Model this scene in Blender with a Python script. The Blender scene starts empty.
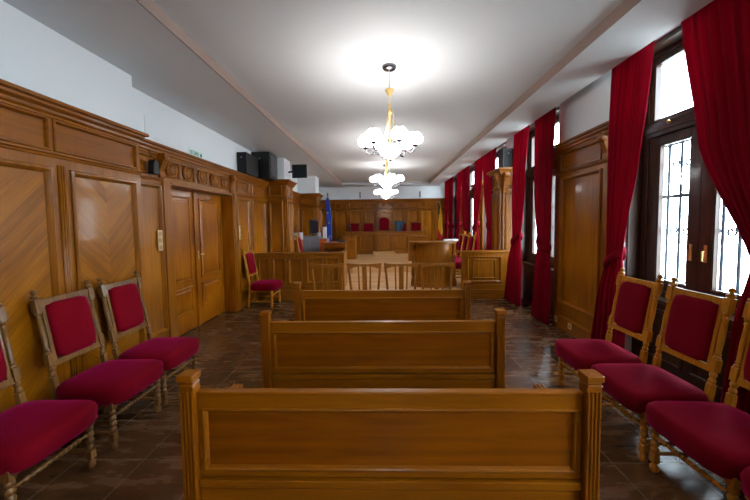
import bpy, math, random
from mathutils import Vector, Matrix
PI = math.pi
random.seed(7)
S = bpy.context.scene
COL = S.collection

# ---------------------------------------------------------------- camera
cam_d = bpy.data.cameras.new('camera'); cam = bpy.data.objects.new('camera', cam_d); COL.objects.link(cam)
F_PX = 333.0
cam_d.sensor_width = 36.0; cam_d.lens = F_PX / 750 * 36.0
cam_d.clip_start = 0.02; cam_d.clip_end = 200
_p, _y, _r = math.radians(3.3), math.radians(1.55), math.radians(-0.72)
f_ = Vector((-math.sin(_y) * math.cos(_p), math.cos(_y) * math.cos(_p), -math.sin(_p)))
r0 = Vector((math.cos(_y), math.sin(_y), 0)); u0 = r0.cross(f_)
R_ = r0 * math.cos(_r) + u0 * math.sin(_r); U_ = -r0 * math.sin(_r) + u0 * math.cos(_r)
m = Matrix((R_, U_, -f_)).transposed().to_4x4(); m.translation = Vector((0, 0, 1.6))
cam.matrix_world = m
cam_d.shift_y = -(250 - 242.2) / 750
S.camera = cam

# ---------------------------------------------------------------- world, exposure
W = bpy.data.worlds.new('world'); S.world = W; W.use_nodes = True
bgn = W.node_tree.nodes['Background']
bgn.inputs['Color'].default_value = (0.84, 0.93, 1.0, 1)
bgn.inputs['Strength'].default_value = 17.0
# pale overcast sky above the horizon, darker courtyard ground below it
_nt = W.node_tree; _tc = _nt.nodes.new('ShaderNodeTexCoord'); _sp = _nt.nodes.new('ShaderNodeSeparateXYZ'); _cr = _nt.nodes.new('ShaderNodeValToRGB')
_mr = _nt.nodes.new('ShaderNodeMapRange'); _mr.inputs['From Min'].default_value = -1
_nt.links.new(_tc.outputs['Generated'], _sp.inputs[0]); _nt.links.new(_sp.outputs[2], _mr.inputs['Value']); _nt.links.new(_mr.outputs[0], _cr.inputs[0]); _nt.links.new(_cr.outputs[0], bgn.inputs['Color'])
_e = _cr.color_ramp.elements; _e[0].position = .40; _e[0].color = (.26, .28, .28, 1); _e[1].position = .50; _e[1].color = (.80, .91, 1.0, 1)
S.view_settings.view_transform = 'Standard'; S.view_settings.look = 'None'
S.view_settings.gamma = 1; S.view_settings.use_curve_mapping = False
S.view_settings.exposure = 1.15
LAMP = 9.0            # emission strength of the chandelier glass
H_SIDE, H_TRAY, H_SLOT = 3.15, 3.25, 3.41

# ---------------------------------------------------------------- materials
def lin(c):
    return tuple(((v / 255) / 12.92 if v / 255 <= 0.04045 else ((v / 255 + 0.055) / 1.055) ** 2.4) for v in c) + (1,)
MATS = {}
def mat(name, rgb, rough=0.5, metal=0.0, coat=0.0, emis=None, estr=0.0, sheen=0.0, bump=None, spec=0.5, var=None):
    m = bpy.data.materials.new(name); m.use_nodes = True; nt = m.node_tree; b = nt.nodes['Principled BSDF']
    b.inputs['Base Color'].default_value = lin(rgb); b.inputs['Roughness'].default_value = rough
    b.inputs['Metallic'].default_value = metal; b.inputs['Coat Weight'].default_value = coat
    b.inputs['Coat Roughness'].default_value = 0.12; b.inputs['Specular IOR Level'].default_value = spec
    if sheen: b.inputs['Sheen Weight'].default_value = sheen; b.inputs['Sheen Roughness'].default_value = 0.4
    if emis: b.inputs['Emission Color'].default_value = lin(emis); b.inputs['Emission Strength'].default_value = estr
    if bump or var:
        tc = nt.nodes.new('ShaderNodeTexCoord'); n = nt.nodes.new('ShaderNodeTexNoise')
        n.inputs['Scale'].default_value = (bump or var)[0]; n.inputs['Detail'].default_value = 5
        nt.links.new(tc.outputs['Object'], n.inputs['Vector'])
        if bump:
            bp = nt.nodes.new('ShaderNodeBump'); bp.inputs['Strength'].default_value = bump[1]; bp.inputs['Distance'].default_value = 0.01
            nt.links.new(n.outputs['Fac'], bp.inputs['Height']); nt.links.new(bp.outputs['Normal'], b.inputs['Normal'])
        if var:
            mr = nt.nodes.new('ShaderNodeMapRange'); mr.inputs['To Min'].default_value = 1 - var[1]; mr.inputs['To Max'].default_value = 1 + var[1]
            mx = nt.nodes.new('ShaderNodeVectorMath'); mx.operation = 'SCALE'; mx.inputs[0].default_value = lin(rgb)[:3]
            nt.links.new(n.outputs['Fac'], mr.inputs['Value']); nt.links.new(mr.outputs['Result'], mx.inputs['Scale'])
            nt.links.new(mx.outputs[0], b.inputs['Base Color'])
    MATS[name] = m
    return m

def wood(name, dark, light, axis='Z', scale=1.0, rough=0.32, coat=0.5, figure=0.0, chevron=None):
    """varnished timber: long streaks along one axis; chevron=(strip width) lays mirrored diagonal strips"""
    m = bpy.data.materials.new(name); m.use_nodes = True; nt = m.node_tree; N = nt.nodes; L = nt.links
    b = N['Principled BSDF']; b.inputs['Roughness'].default_value = rough
    b.inputs['Coat Weight'].default_value = coat * .35; b.inputs['Coat Roughness'].default_value = 0.1; b.inputs['Specular IOR Level'].default_value = 0.22
    tc = N.new('ShaderNodeTexCoord'); src = tc.outputs['Object']
    tone = None
    def math_(op, a, c=None):
        n = N.new('ShaderNodeMath'); n.operation = op
        for i, v in enumerate((a, c)):
            if v is None: continue
            if isinstance(v, (int, float)): n.inputs[i].default_value = v
            else: L.new(v, n.inputs[i])
        return n.outputs[0]
    if chevron:
        sp = N.new('ShaderNodeSeparateXYZ'); L.new(src, sp.inputs[0])
        ax = math_('ABSOLUTE', sp.outputs[0])
        across = math_('SUBTRACT', sp.outputs[2], ax)
        along = math_('ADD', sp.outputs[2], ax)
        strip = math_('FLOOR', math_('DIVIDE', across, chevron))
        side = math_('SIGN', sp.outputs[0])
        wn = N.new('ShaderNodeTexWhiteNoise'); wn.noise_dimensions = '2D'
        cb = N.new('ShaderNodeCombineXYZ'); L.new(strip, cb.inputs[0]); L.new(side, cb.inputs[1]); L.new(cb.outputs[0], wn.inputs['Vector'])
        tone = wn.outputs['Value']
        cv = N.new('ShaderNodeCombineXYZ'); L.new(across, cv.inputs[0]); L.new(along, cv.inputs[2]); L.new(strip, cv.inputs[1])
        src = cv.outputs[0]; axis = 'Z'
    mp = N.new('ShaderNodeMapping')
    st = {'X': (0.7, 11, 11), 'Y': (11, 0.7, 11), 'Z': (11, 11, 0.7)}[axis]
    mp.inputs['Scale'].default_value = tuple(v * scale for v in st)
    L.new(src, mp.inputs[0])
    n1 = N.new('ShaderNodeTexNoise'); n1.inputs['Scale'].default_value = 2.2; n1.inputs['Detail'].default_value = 8; n1.inputs['Roughness'].default_value = 0.62
    n1.inputs['Distortion'].default_value = 0.6 + figure * 2
    L.new(mp.outputs[0], n1.inputs['Vector'])
    n2 = N.new('ShaderNodeTexNoise'); n2.inputs['Scale'].default_value = 1.3; n2.inputs['Detail'].default_value = 2
    L.new(src, n2.inputs['Vector'])
    fac = math_('ADD', math_('MULTIPLY', n1.outputs['Fac'], 0.8), math_('MULTIPLY', n2.outputs['Fac'], 0.35))
    if figure:
        wv = N.new('ShaderNodeTexWave'); wv.wave_type = 'RINGS'; wv.inputs['Scale'].default_value = 1.2; wv.inputs['Distortion'].default_value = 4
        wv.inputs['Detail'].default_value = 3
        mp2 = N.new('ShaderNodeMapping'); mp2.inputs['Scale'].default_value = tuple(0.35 * v for v in {'X': (1, 8, 8), 'Y': (8, 1, 8), 'Z': (8, 8, 1)}[axis])
        L.new(src, mp2.inputs[0]); L.new(mp2.outputs[0], wv.inputs['Vector'])
        fac = math_('ADD', fac, math_('MULTIPLY', math_('SUBTRACT', wv.outputs['Fac'], 0.5), figure))
    if tone is not None:
        fac = math_('ADD', fac, math_('MULTIPLY', math_('SUBTRACT', tone, 0.5), 0.28))
    cr = N.new('ShaderNodeValToRGB'); cr.color_ramp.elements[0].position = 0.34; cr.color_ramp.elements[1].position = 0.78
    cr.color_ramp.elements[0].color = lin(dark); cr.color_ramp.elements[1].color = lin(light)
    L.new(fac, cr.inputs[0]); L.new(cr.outputs[0], b.inputs['Base Color'])
    bp = N.new('ShaderNodeBump'); bp.inputs['Strength'].default_value = 0.08; bp.inputs['Distance'].default_value = 0.004
    L.new(n1.outputs['Fac'], bp.inputs['Height']); L.new(bp.outputs['Normal'], b.inputs['Normal'])
    MATS[name] = m
    return m

PD, PL = (104, 52, 0), (156, 92, 8)
w_pan = wood('panelling_oak', PD, PL, 'Z')
w_panh = wood('panelling_oak_rail', (102, 50, 1), (153, 88, 8), 'X')
w_veneer = wood('panelling_veneer', (112, 58, 2), (166, 100, 11), 'Z', 0.6, figure=0.2)
w_chev = wood('chevron_veneer', (113, 61, 2), (162, 98, 10), chevron=0.13)
w_door = wood('door_oak', (115, 56, 1), (162, 93, 7), 'Z', 0.7, figure=0.2)
w_bench = wood('bench_panel_oak', (104, 49, 0), (142, 75, 1), 'X', 0.8, figure=0.14)
w_benchf = wood('bench_frame_oak', (118, 60, 1), (156, 90, 5), 'X', 0.8)
w_benchv = wood('bench_post_oak', (112, 56, 1), (152, 84, 4), 'Z', 0.9)
w_bar = wood('court_rail_oak', (106, 56, 5), (156, 95, 18), 'X')
w_barv = wood('court_panel_oak', (106, 55, 5), (158, 95, 17), 'Z')
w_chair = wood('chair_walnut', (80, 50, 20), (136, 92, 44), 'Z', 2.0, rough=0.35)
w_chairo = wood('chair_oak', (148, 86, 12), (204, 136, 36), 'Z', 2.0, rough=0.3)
w_slat = wood('slat_chair_oak', (108, 60, 12), (160, 102, 32), 'Z', 1.5)
w_dark = wood('window_walnut', (38, 24, 17), (74, 50, 37), 'Z', 1.0, rough=0.3)
w_parq = wood('parquet_plain', (176, 128, 82), (214, 170, 120), 'X', 0.8, rough=0.3)
m_white = mat('white_plaster', (226, 229, 231), 0.8, bump=(30, 0.03))
m_ceil = mat('ceiling_paint', (212, 216, 219), 0.75, bump=(25, 0.02))
m_tray = mat('ceiling_edge_paint', (150, 128, 118), 0.8)  # taupe strips along the raised field, darker than the ceiling
m_brass = mat('brass', (222, 190, 120), 0.3, 0.6)
m_pale_brass = mat('pale_gilt_metal', (236, 224, 190), 0.3, 1.0)
m_chrome = mat('dark_chrome', (120, 118, 122), 0.25, 1.0)
m_black = mat('black_plastic', (18, 18, 20), 0.45)
m_grille = mat('speaker_grille', (70, 72, 76), 0.6)
m_iron = mat('wrought_iron', (40, 52, 66), 0.5, 0.6)
m_ivory = mat('ivory_plastic', (205, 172, 122), 0.4)
m_grey = mat('grey_laminate', (128, 128, 134), 0.5)
m_orange = mat('orange_laminate', (196, 98, 34), 0.45)
m_paper = mat('white_paper', (230, 230, 232), 0.8)
m_screen = mat('dark_screen', (22, 24, 30), 0.15)
m_green = mat('sign_green', (20, 120, 84), 0.5)
m_signw = mat('sign_white', (214, 232, 226), 0.5)
m_blue = mat('flag_blue', (16, 70, 170), 0.8, sheen=0.3)
m_star = mat('flag_gold', (236, 200, 40), 0.7)
m_coat = mat('slate_blue_cloth', (58, 84, 104), 0.9, sheen=0.3)
m_yellow = mat('flag_yellow', (240, 186, 20), 0.8)
m_red = mat('flag_red', (200, 24, 34), 0.8)
m_navy = mat('flag_navy', (22, 34, 84), 0.8)

def velvet(name, rgb, trans=0.0, rough=0.9, sh=0.5):
    m = mat(name, rgb, rough, sheen=sh, spec=0.1, bump=(60, 0.05)); nt = m.node_tree; b = nt.nodes['Principled BSDF']
    b.inputs['Sheen Tint'].default_value = lin((200, 24, 110))
    if trans:
        t = nt.nodes.new('ShaderNodeBsdfTranslucent'); t.inputs['Color'].default_value = lin((250, 30, 110))
        mx = nt.nodes.new('ShaderNodeMixShader'); mx.inputs[0].default_value = trans
        nt.links.new(b.outputs[0], mx.inputs[1]); nt.links.new(t.outputs[0], mx.inputs[2])
        nt.links.new(mx.outputs[0], nt.nodes['Material Output'].inputs[0])
    return m
m_seat = velvet('crimson_seat_velvet', (112, 0, 16))
m_curt = velvet('crimson_curtain_velvet', (116, 1, 20), 0.16, sh=0.4)

def glass(name):
    m = bpy.data.materials.new(name); m.use_nodes = True; nt = m.node_tree; nt.nodes.remove(nt.nodes['Principled BSDF'])
    t = nt.nodes.new('ShaderNodeBsdfTransparent'); g = nt.nodes.new('ShaderNodeBsdfGlossy'); g.inputs['Roughness'].default_value = 0.02
    t.inputs['Color'].default_value = (0.93, 0.96, 0.97, 1)
    mx = nt.nodes.new('ShaderNodeMixShader'); mx.inputs[0].default_value = 0.06
    nt.links.new(t.outputs[0], mx.inputs[1]); nt.links.new(g.outputs[0], mx.inputs[2]); nt.links.new(mx.outputs[0], nt.nodes['Material Output'].inputs[0])
    return m
m_glass = glass('window_glass')
m_lampglass = mat('opal_lamp_glass', (250, 246, 238), 0.3, emis=(250, 251, 255), estr=LAMP)

def floor_mat():
    m = bpy.data.materials.new('brown_stone_tiles'); m.use_nodes = True; nt = m.node_tree; N = nt.nodes; L = nt.links
    b = N['Principled BSDF']
    tc = N.new('ShaderNodeTexCoord'); mp = N.new('ShaderNodeMapping'); mp.inputs['Location'].default_value = (1.66, 0.1, 0)
    L.new(tc.outputs['Object'], mp.inputs[0])
    br = N.new('ShaderNodeTexBrick'); br.offset = 0.0; br.squash = 1.0
    br.inputs['Scale'].default_value = 1.0; br.inputs['Brick Width'].default_value = 0.45; br.inputs['Row Height'].default_value = 0.45
    br.inputs['Mortar Size'].default_value = 0.0035; br.inputs['Mortar Smooth'].default_value = 0.1
    br.inputs['Color1'].default_value = (0.32, 0.32, 0.32, 1); br.inputs['Color2'].default_value = (0.62, 0.62, 0.62, 1)
    L.new(mp.outputs[0], br.inputs['Vector'])
    ms = N.new('ShaderNodeMapping'); ms.inputs['Scale'].default_value = (1.3, 4.5, 1); L.new(tc.outputs['Object'], ms.inputs[0])
    n = N.new('ShaderNodeTexNoise'); n.inputs['Scale'].default_value = 2.0; n.inputs['Detail'].default_value = 8; n.inputs['Roughness'].default_value = 0.65
    n.inputs['Distortion'].default_value = 0.0
    L.new(ms.outputs[0], n.inputs['Vector'])
    sm = N.new('ShaderNodeMath'); sm.operation = 'MULTIPLY_ADD'; sm.inputs[1].default_value = 0.45
    sp = N.new('ShaderNodeSeparateColor'); L.new(br.outputs['Color'], sp.inputs[0])
    L.new(sp.outputs[0], sm.inputs[0]); L.new(n.outputs['Fac'], sm.inputs[2])
    cr = N.new('ShaderNodeValToRGB'); e = cr.color_ramp.elements
    e[0].position = 0.50; e[0].color = lin((50, 31, 17)); e[1].position = 1.0; e[1].color = lin((122, 82, 50))
    L.new(sm.outputs[0], cr.inputs[0])
    mx = N.new('ShaderNodeMix'); mx.data_type = 'RGBA'; L.new(br.outputs['Fac'], mx.inputs[0]); L.new(cr.outputs[0], mx.inputs[6]); mx.inputs[7].default_value = lin((150, 124, 98))
    L.new(mx.outputs[2], b.inputs['Base Color'])
    mr = N.new('ShaderNodeMapRange'); mr.inputs['To Min'].default_value = 0.12; mr.inputs['To Max'].default_value = 0.4
    L.new(n.outputs['Fac'], mr.inputs['Value']); L.new(mr.outputs[0], b.inputs['Roughness'])
    bp = N.new('ShaderNodeBump'); bp.inputs['Strength'].default_value = 0.2; bp.inputs['Distance'].default_value = 0.005
    L.new(n.outputs['Fac'], bp.inputs['Height']); L.new(bp.outputs[0], b.inputs['Normal'])
    return m
def parquet_mat():
    m = bpy.data.materials.new('light_parquet'); m.use_nodes = True; nt = m.node_tree; N = nt.nodes; L = nt.links
    b = N['Principled BSDF']; b.inputs['Roughness'].default_value = 0.32
    tc = N.new('ShaderNodeTexCoord')
    br = N.new('ShaderNodeTexBrick'); br.offset = 0.37
    br.inputs['Scale'].default_value = 1.0; br.inputs['Brick Width'].default_value = 0.9; br.inputs['Row Height'].default_value = 0.12
    br.inputs['Mortar Size'].default_value = 0.004
    br.inputs['Color1'].default_value = lin((178, 126, 80)); br.inputs['Color2'].default_value = lin((214, 168, 118)); br.inputs['Mortar'].default_value = lin((120, 78, 44))
    L.new(tc.outputs['Object'], br.inputs['Vector']); L.new(br.outputs['Color'], b.inputs['Base Color'])
    return m

# ---------------------------------------------------------------- mesh helpers
class MB:
    def __init__(s): s.v = []; s.f = []; s.sm = []
    def add(s, vs, fs, smooth=False):
        o = len(s.v); s.v += [tuple(p) for p in vs]; s.f += [tuple(i + o for i in f) for f in fs]; s.sm += [smooth] * len(fs); return s
    def box(s, x0, x1, y0, y1, z0, z1):
        return s.add([(x0, y0, z0), (x1, y0, z0), (x1, y1, z0), (x0, y1, z0), (x0, y0, z1), (x1, y0, z1), (x1, y1, z1), (x0, y1, z1)],
                     [(0, 3, 2, 1), (4, 5, 6, 7), (0, 1, 5, 4), (1, 2, 6, 5), (2, 3, 7, 6), (3, 0, 4, 7)])
    def cbox(s, cx, cy, cz, sx, sy, sz): return s.box(cx - sx / 2, cx + sx / 2, cy - sy / 2, cy + sy / 2, cz - sz / 2, cz + sz / 2)
    def bar(s, p0, p1, w, d, up=(0, 0, 1), w1=None, d1=None):
        """square bar between two points"""
        p0, p1 = Vector(p0), Vector(p1); a = (p1 - p0).normalized(); u = Vector(up)
        if abs(a.dot(u)) > 0.98: u = Vector((0, 1, 0))
        x = a.cross(u).normalized(); y = x.cross(a).normalized(); vs = []
        for p, ww, dd in ((p0, w, d), (p1, w1 or w, d1 or d)):
            for i, j in ((-1, -1), (1, -1), (1, 1), (-1, 1)): vs.append(p + x * i * ww / 2 + y * j * dd / 2)
        return s.add(vs, [(0, 3, 2, 1), (4, 5, 6, 7), (0, 1, 5, 4), (1, 2, 6, 5), (2, 3, 7, 6), (3, 0, 4, 7)])
    def lathe(s, p0, p1, prof, n=12, smooth=True):
        """prof = [(t, r)] along p0->p1"""
        p0, p1 = Vector(p0), Vector(p1); a = (p1 - p0); ln = a.length; a = a / ln
        u = Vector((0, 0, 1)) if abs(a.z) < 0.9 else Vector((1, 0, 0)); x = a.cross(u).normalized(); y = a.cross(x).normalized()
        vs = []; fs = []
        for t, r in prof:
            c = p0 + a * (t * ln)
            for k in range(n): q = 2 * PI * k / n; vs.append(c + x * math.cos(q) * r + y * math.sin(q) * r)
        for i in range(len(prof) - 1):
            for k in range(n): k2 = (k + 1) % n; fs.append((i * n + k, i * n + k2, (i + 1) * n + k2, (i + 1) * n + k))
        fs.append(tuple(reversed(range(n)))); fs.append(tuple((len(prof) - 1) * n + k for k in range(n)))
        return s.add(vs, fs, smooth)
    def tube(s, pts, r, n=8):
        pts = [Vector(p) for p in pts]; vs = []; fs = []; px = None
        for i, p in enumerate(pts):
            a = (pts[min(i + 1, len(pts) - 1)] - pts[max(i - 1, 0)]).normalized()
            if px is None:
                u = Vector((0, 0, 1)) if abs(a.z) < 0.9 else Vector((1, 0, 0)); x = a.cross(u).normalized()
            else: x = (px - a * px.dot(a)).normalized()
            px = x; y = a.cross(x); rr = r[i] if isinstance(r, (list, tuple)) else r
            for k in range(n): q = 2 * PI * k / n; vs.append(p + x * math.cos(q) * rr + y * math.sin(q) * rr)
        for i in range(len(pts) - 1):
            for k in range(n): k2 = (k + 1) % n; fs.append((i * n + k, i * n + k2, (i + 1) * n + k2, (i + 1) * n + k))
        fs.append(tuple(reversed(range(n)))); fs.append(tuple((len(pts) - 1) * n + k for k in range(n)))
        return s.add(vs, fs, True)
    def ring(s, u0, u1, v0, v1, prof):
        """rectangular mitred moulding facing -y; prof = [(inset, out)] from outer to inner edge"""
        vs = []; fs = []
        for i, o in prof: vs += [(u0 + i, -o, v0 + i), (u1 - i, -o, v0 + i), (u1 - i, -o, v1 - i), (u0 + i, -o, v1 - i)]
        for a in range(len(prof) - 1):
            for k in range(4): k2 = (k + 1) % 4; fs.append((a * 4 + k, a * 4 + k2, a * 4 + 4 + k2, a * 4 + 4 + k))
        return s.add(vs, fs)
    def run(s, L, prof, back=0.0, e0=True, e1=True, u0=0.0):
        """profile [(out, z)] run along u from u0 to u0+L with mitred returns to y=back at either end"""
        n = len(prof); vs = []; fs = []; cols = []
        def colm(fn): cols.append([fn(o, z) for o, z in prof])
        if e0: colm(lambda o, z: (u0 - o, back, z)); colm(lambda o, z: (u0 - o, -o, z))
        else: colm(lambda o, z: (u0, -o, z))
        if e1: colm(lambda o, z: (u0 + L + o, -o, z)); colm(lambda o, z: (u0 + L + o, back, z))
        else: colm(lambda o, z: (u0 + L, -o, z))
        for c in cols: vs += c
        for a in range(len(cols) - 1):
            for k in range(n - 1): fs.append((a * n + k, (a + 1) * n + k, (a + 1) * n + k + 1, a * n + k + 1))
        # flat top
        top = [c * n + n - 1 for c in range(len(cols))]; o = len(vs); vs += [(u0, back, prof[-1][1]), (u0 + L, back, prof[-1][1])]
        fs.append(tuple([o] + top + [o + 1])) if True else None
        bo = [c * n for c in range(len(cols))]; o2 = len(vs); vs += [(u0, back, prof[0][1]), (u0 + L, back, prof[0][1])]
        fs.append(tuple([o2 + 1] + bo[::-1] + [o2]))
        return s.add(vs, fs)
    def prism(s, pts, z0, z1):
        n = len(pts); return s.add([(x, y, z0) for x, y in pts] + [(x, y, z1) for x, y in pts],
            [tuple(reversed(range(n))), tuple(range(n, 2 * n))] + [(k, (k + 1) % n, n + (k + 1) % n, n + k) for k in range(n)])
    def prismy(s, pts, y0, y1):
        """outline in x,z extruded along y"""
        n = len(pts); return s.add([(x, y0, z) for x, z in pts] + [(x, y1, z) for x, z in pts],
            [tuple(range(n)), tuple(reversed(range(n, 2 * n)))] + [((k + 1) % n, k, n + k, n + (k + 1) % n) for k in range(n)])
    def build(s, name, material, parent=None, bevel=0.0, off=None, sub=0, seg=2):
        vs = s.v
        if off: vs = [(a - off[0], b_ - off[1], c - off[2]) for a, b_, c in vs]
        me = bpy.data.meshes.new(name); me.from_pydata(vs, [], s.f); me.validate()
        me.polygons.foreach_set('use_smooth', s.sm[:len(me.polygons)] if len(s.sm) >= len(me.polygons) else [False] * len(me.polygons))
        me.materials.append(material); o = bpy.data.objects.new(name, me); COL.objects.link(o)
        if parent: o.parent = parent
        if off: o.location = off
        if bevel:
            bm_ = o.modifiers.new('bevel', 'BEVEL'); bm_.width = bevel; bm_.segments = seg; bm_.limit_method = 'ANGLE'; bm_.angle_limit = math.radians(50)
        if sub:
            sb = o.modifiers.new('sub', 'SUBSURF'); sb.levels = sub; sb.render_levels = sub
        return o

def tag(o, label, cat, group=None, kind=None):
    if label: o['label'] = label
    if cat: o['category'] = cat
    if group: o['group'] = group
    if kind: o['kind'] = kind
    return o
def root(name, loc=(0, 0, 0), rz=0.0):
    o = bpy.data.objects.new(name, None); o.empty_display_size = 0.05; COL.objects.link(o); o.location = loc; o.rotation_euler = (0, 0, rz); return o
def dup(src, loc, rz=None, label=None, group=None):
    kids = {}
    for ob in bpy.data.objects:
        if ob.parent: kids.setdefault(ob.parent.name, []).append(ob)
    def rec(o, par):
        c = o.copy(); COL.objects.link(c)
        if par: c.parent = par; c.matrix_parent_inverse = o.matrix_parent_inverse.copy()
        for ch in kids.get(o.name, []): rec(ch, c)
        return c
    c = rec(src, None); c.location = loc
    if rz is not None: c.rotation_euler = (0, 0, rz)
    if label: c['label'] = label
    if group: c['group'] = group
    return c
LEFT, RIGHT, FRONT = PI / 2, -PI / 2, 0.0     # rotation that turns a -y face towards +x, -x, -y

# ---------------------------------------------------------------- room shell
Y0, Y1 = -4.6, 14.3
XL, XLF, XR = -2.59, -2.79, 2.79
WINS = [(-3.9, -2.3), (-0.8, 0.9), (2.5, 3.88), (5.3, 6.9), (7.75, 9.35), (10.25, 11.65), (12.5, 13.7)]  # first two windows lie unseen behind the viewer, added for fill light
fl = MB().box(-3.3, 3.3, Y0 - 0.1, Y1 + 0.1, -0.1, 0).build('floor', floor_mat())
tag(fl, 'dark brown glossy stone tile floor of the public area', 'floor', kind='structure')
st = MB(); st.box(XLF, XR, 6.9, 9.32, 0.0, 0.2); st.box(XLF, XR, 9.32, Y1, 0.0, 0.4)
st = st.build('floor_platform', parquet_mat(), bevel=0.008); tag(st, 'raised light parquet floor of the court area', 'floor', kind='structure')
c = MB()
TL, TR, TB, TF = -1.69, 1.84, 13.6, -3.6
c.box(-3.3, TL, Y0, Y1, H_SIDE, 3.6); c.box(TR, 2.36, Y0, Y1, H_SIDE, 3.6)
c.box(TL, TR, TB, Y1, H_SIDE, 3.6); c.box(TL, TR, Y0, TF, H_SIDE, 3.6); c.box(TL, TR, TF, TB, H_TRAY, 3.6)
c.box(2.36, 3.3, Y0, Y1, H_SLOT, 3.6)
ce = c.build('ceiling', m_ceil); tag(ce, 'pale grey ceiling with a shallow raised centre field', 'ceiling', kind='structure')
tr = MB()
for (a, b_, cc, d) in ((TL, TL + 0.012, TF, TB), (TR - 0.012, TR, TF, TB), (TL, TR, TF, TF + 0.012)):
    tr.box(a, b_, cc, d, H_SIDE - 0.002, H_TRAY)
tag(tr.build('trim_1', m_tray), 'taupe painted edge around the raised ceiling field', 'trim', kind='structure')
w = MB()
w.box(-3.3, XL, Y0, 3.47, 0, H_SIDE + .05); w.box(-3.3, XLF, 3.47, 4.24, 0, H_SIDE + .05); w.box(-3.3, XLF, 6.0, Y1, 0, H_SIDE + .05)
w.box(-3.3, XLF, 4.24, 6.0, 2.16, H_SIDE + .05); w.box(-3.3, -3.02, 4.24, 6.0, 0, 2.16)
tag(w.build('wall_left', m_white), 'white plaster wall above the left panelling', 'wall', kind='structure')
w = MB(); ys = [Y0] + [v for p in WINS for v in p] + [Y1]
for i in range(0, len(ys), 2): w.box(XR - (.13 if i == 6 else 0), 3.2, ys[i] + (.03 if i else 0), (5.19 if i == 6 else ys[i + 1] - (.03 if i + 2 < len(ys) else 0)), 0, 3.5)
w.box(XR, 3.2, 5.19, 5.27, 0, 3.5)
for a, b_ in WINS: w.box(XR + 0.13, 3.2, a - .03, b_ + .03, 0, 0.76); w.box(XR + .1, 3.2, a - .03, b_ + .03, 3.411, 3.5)
tag(w.build('wall_right', m_white), 'white plaster wall between the tall windows', 'wall', kind='structure')
tag(MB().box(-3.3, 3.3, Y1, Y1 + 0.2, 0, 3.5).build('wall_back', m_white), 'white plaster wall above the far panelling', 'wall', kind='structure')
tag(MB().box(-3.3, 3.3, Y0 - 0.2, Y0, 0, 3.5).build('wall_front', m_white), 'white plaster wall behind the viewer', 'wall', kind='structure')

# ---------------------------------------------------------------- wall panelling
MOULD = [(0.0, 0.0), (0.0, 0.014), (0.010, 0.024), (0.024, 0.024), (0.034, 0.010), (0.044, 0.012), (0.050, 0.0)]
def rosette(cx, cz, y, r, parent):
    b = MB()
    b.lathe((cx, y, cz), (cx, y - 0.045, cz), [(0, r), (0.45, r), (0.8, r * .93), (0.82, r * .78), (0.5, r * .72), (0.5, r * .62), (0.9, r * .5), (1.0, r * .3), (1.15, r * .16), (1.2, 0.001)], 20)
    for k in range(8):
        q = k * PI / 4; b.lathe((cx + math.cos(q) * r * .55, y - .02, cz + math.sin(q) * r * .55), (cx + math.cos(q) * r * .55, y - .045, cz + math.sin(q) * r * .55), [(0, r * .17), (.6, r * .15), (1, r * .05)], 8)
    return b.build('rosette', w_panh, parent)
def corbel(u, z0, z1, wd, parent, base=0.03):
    """scrolled bracket under the cornice"""
    b = MB(); h = z1 - z0
    pts = [(0, 0), (0.02, 0), (0.035, .1 * h), (0.03, .3 * h), (0.05, .5 * h), (0.075, .7 * h), (0.1, .82 * h), (0.1, h), (0, h)]
    n = len(pts)
    vs = [(u - wd / 2, -base - p[0], z0 + p[1]) for p in pts] + [(u + wd / 2, -base - p[0], z0 + p[1]) for p in pts]
    b.add(vs, [tuple(range(n)), tuple(reversed(range(n, 2 * n)))] + [((k + 1) % n, k, n + k, n + (k + 1) % n) for k in range(n)])
    b.lathe((u - wd / 2 - .006, -base - .06, z1 - .06), (u + wd / 2 + .006, -base - .06, z1 - .06), [(0, .045), (1, .045)], 12)
    return b.build('corbel', w_panh, parent, bevel=0.004)
TRIM = [2]
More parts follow.
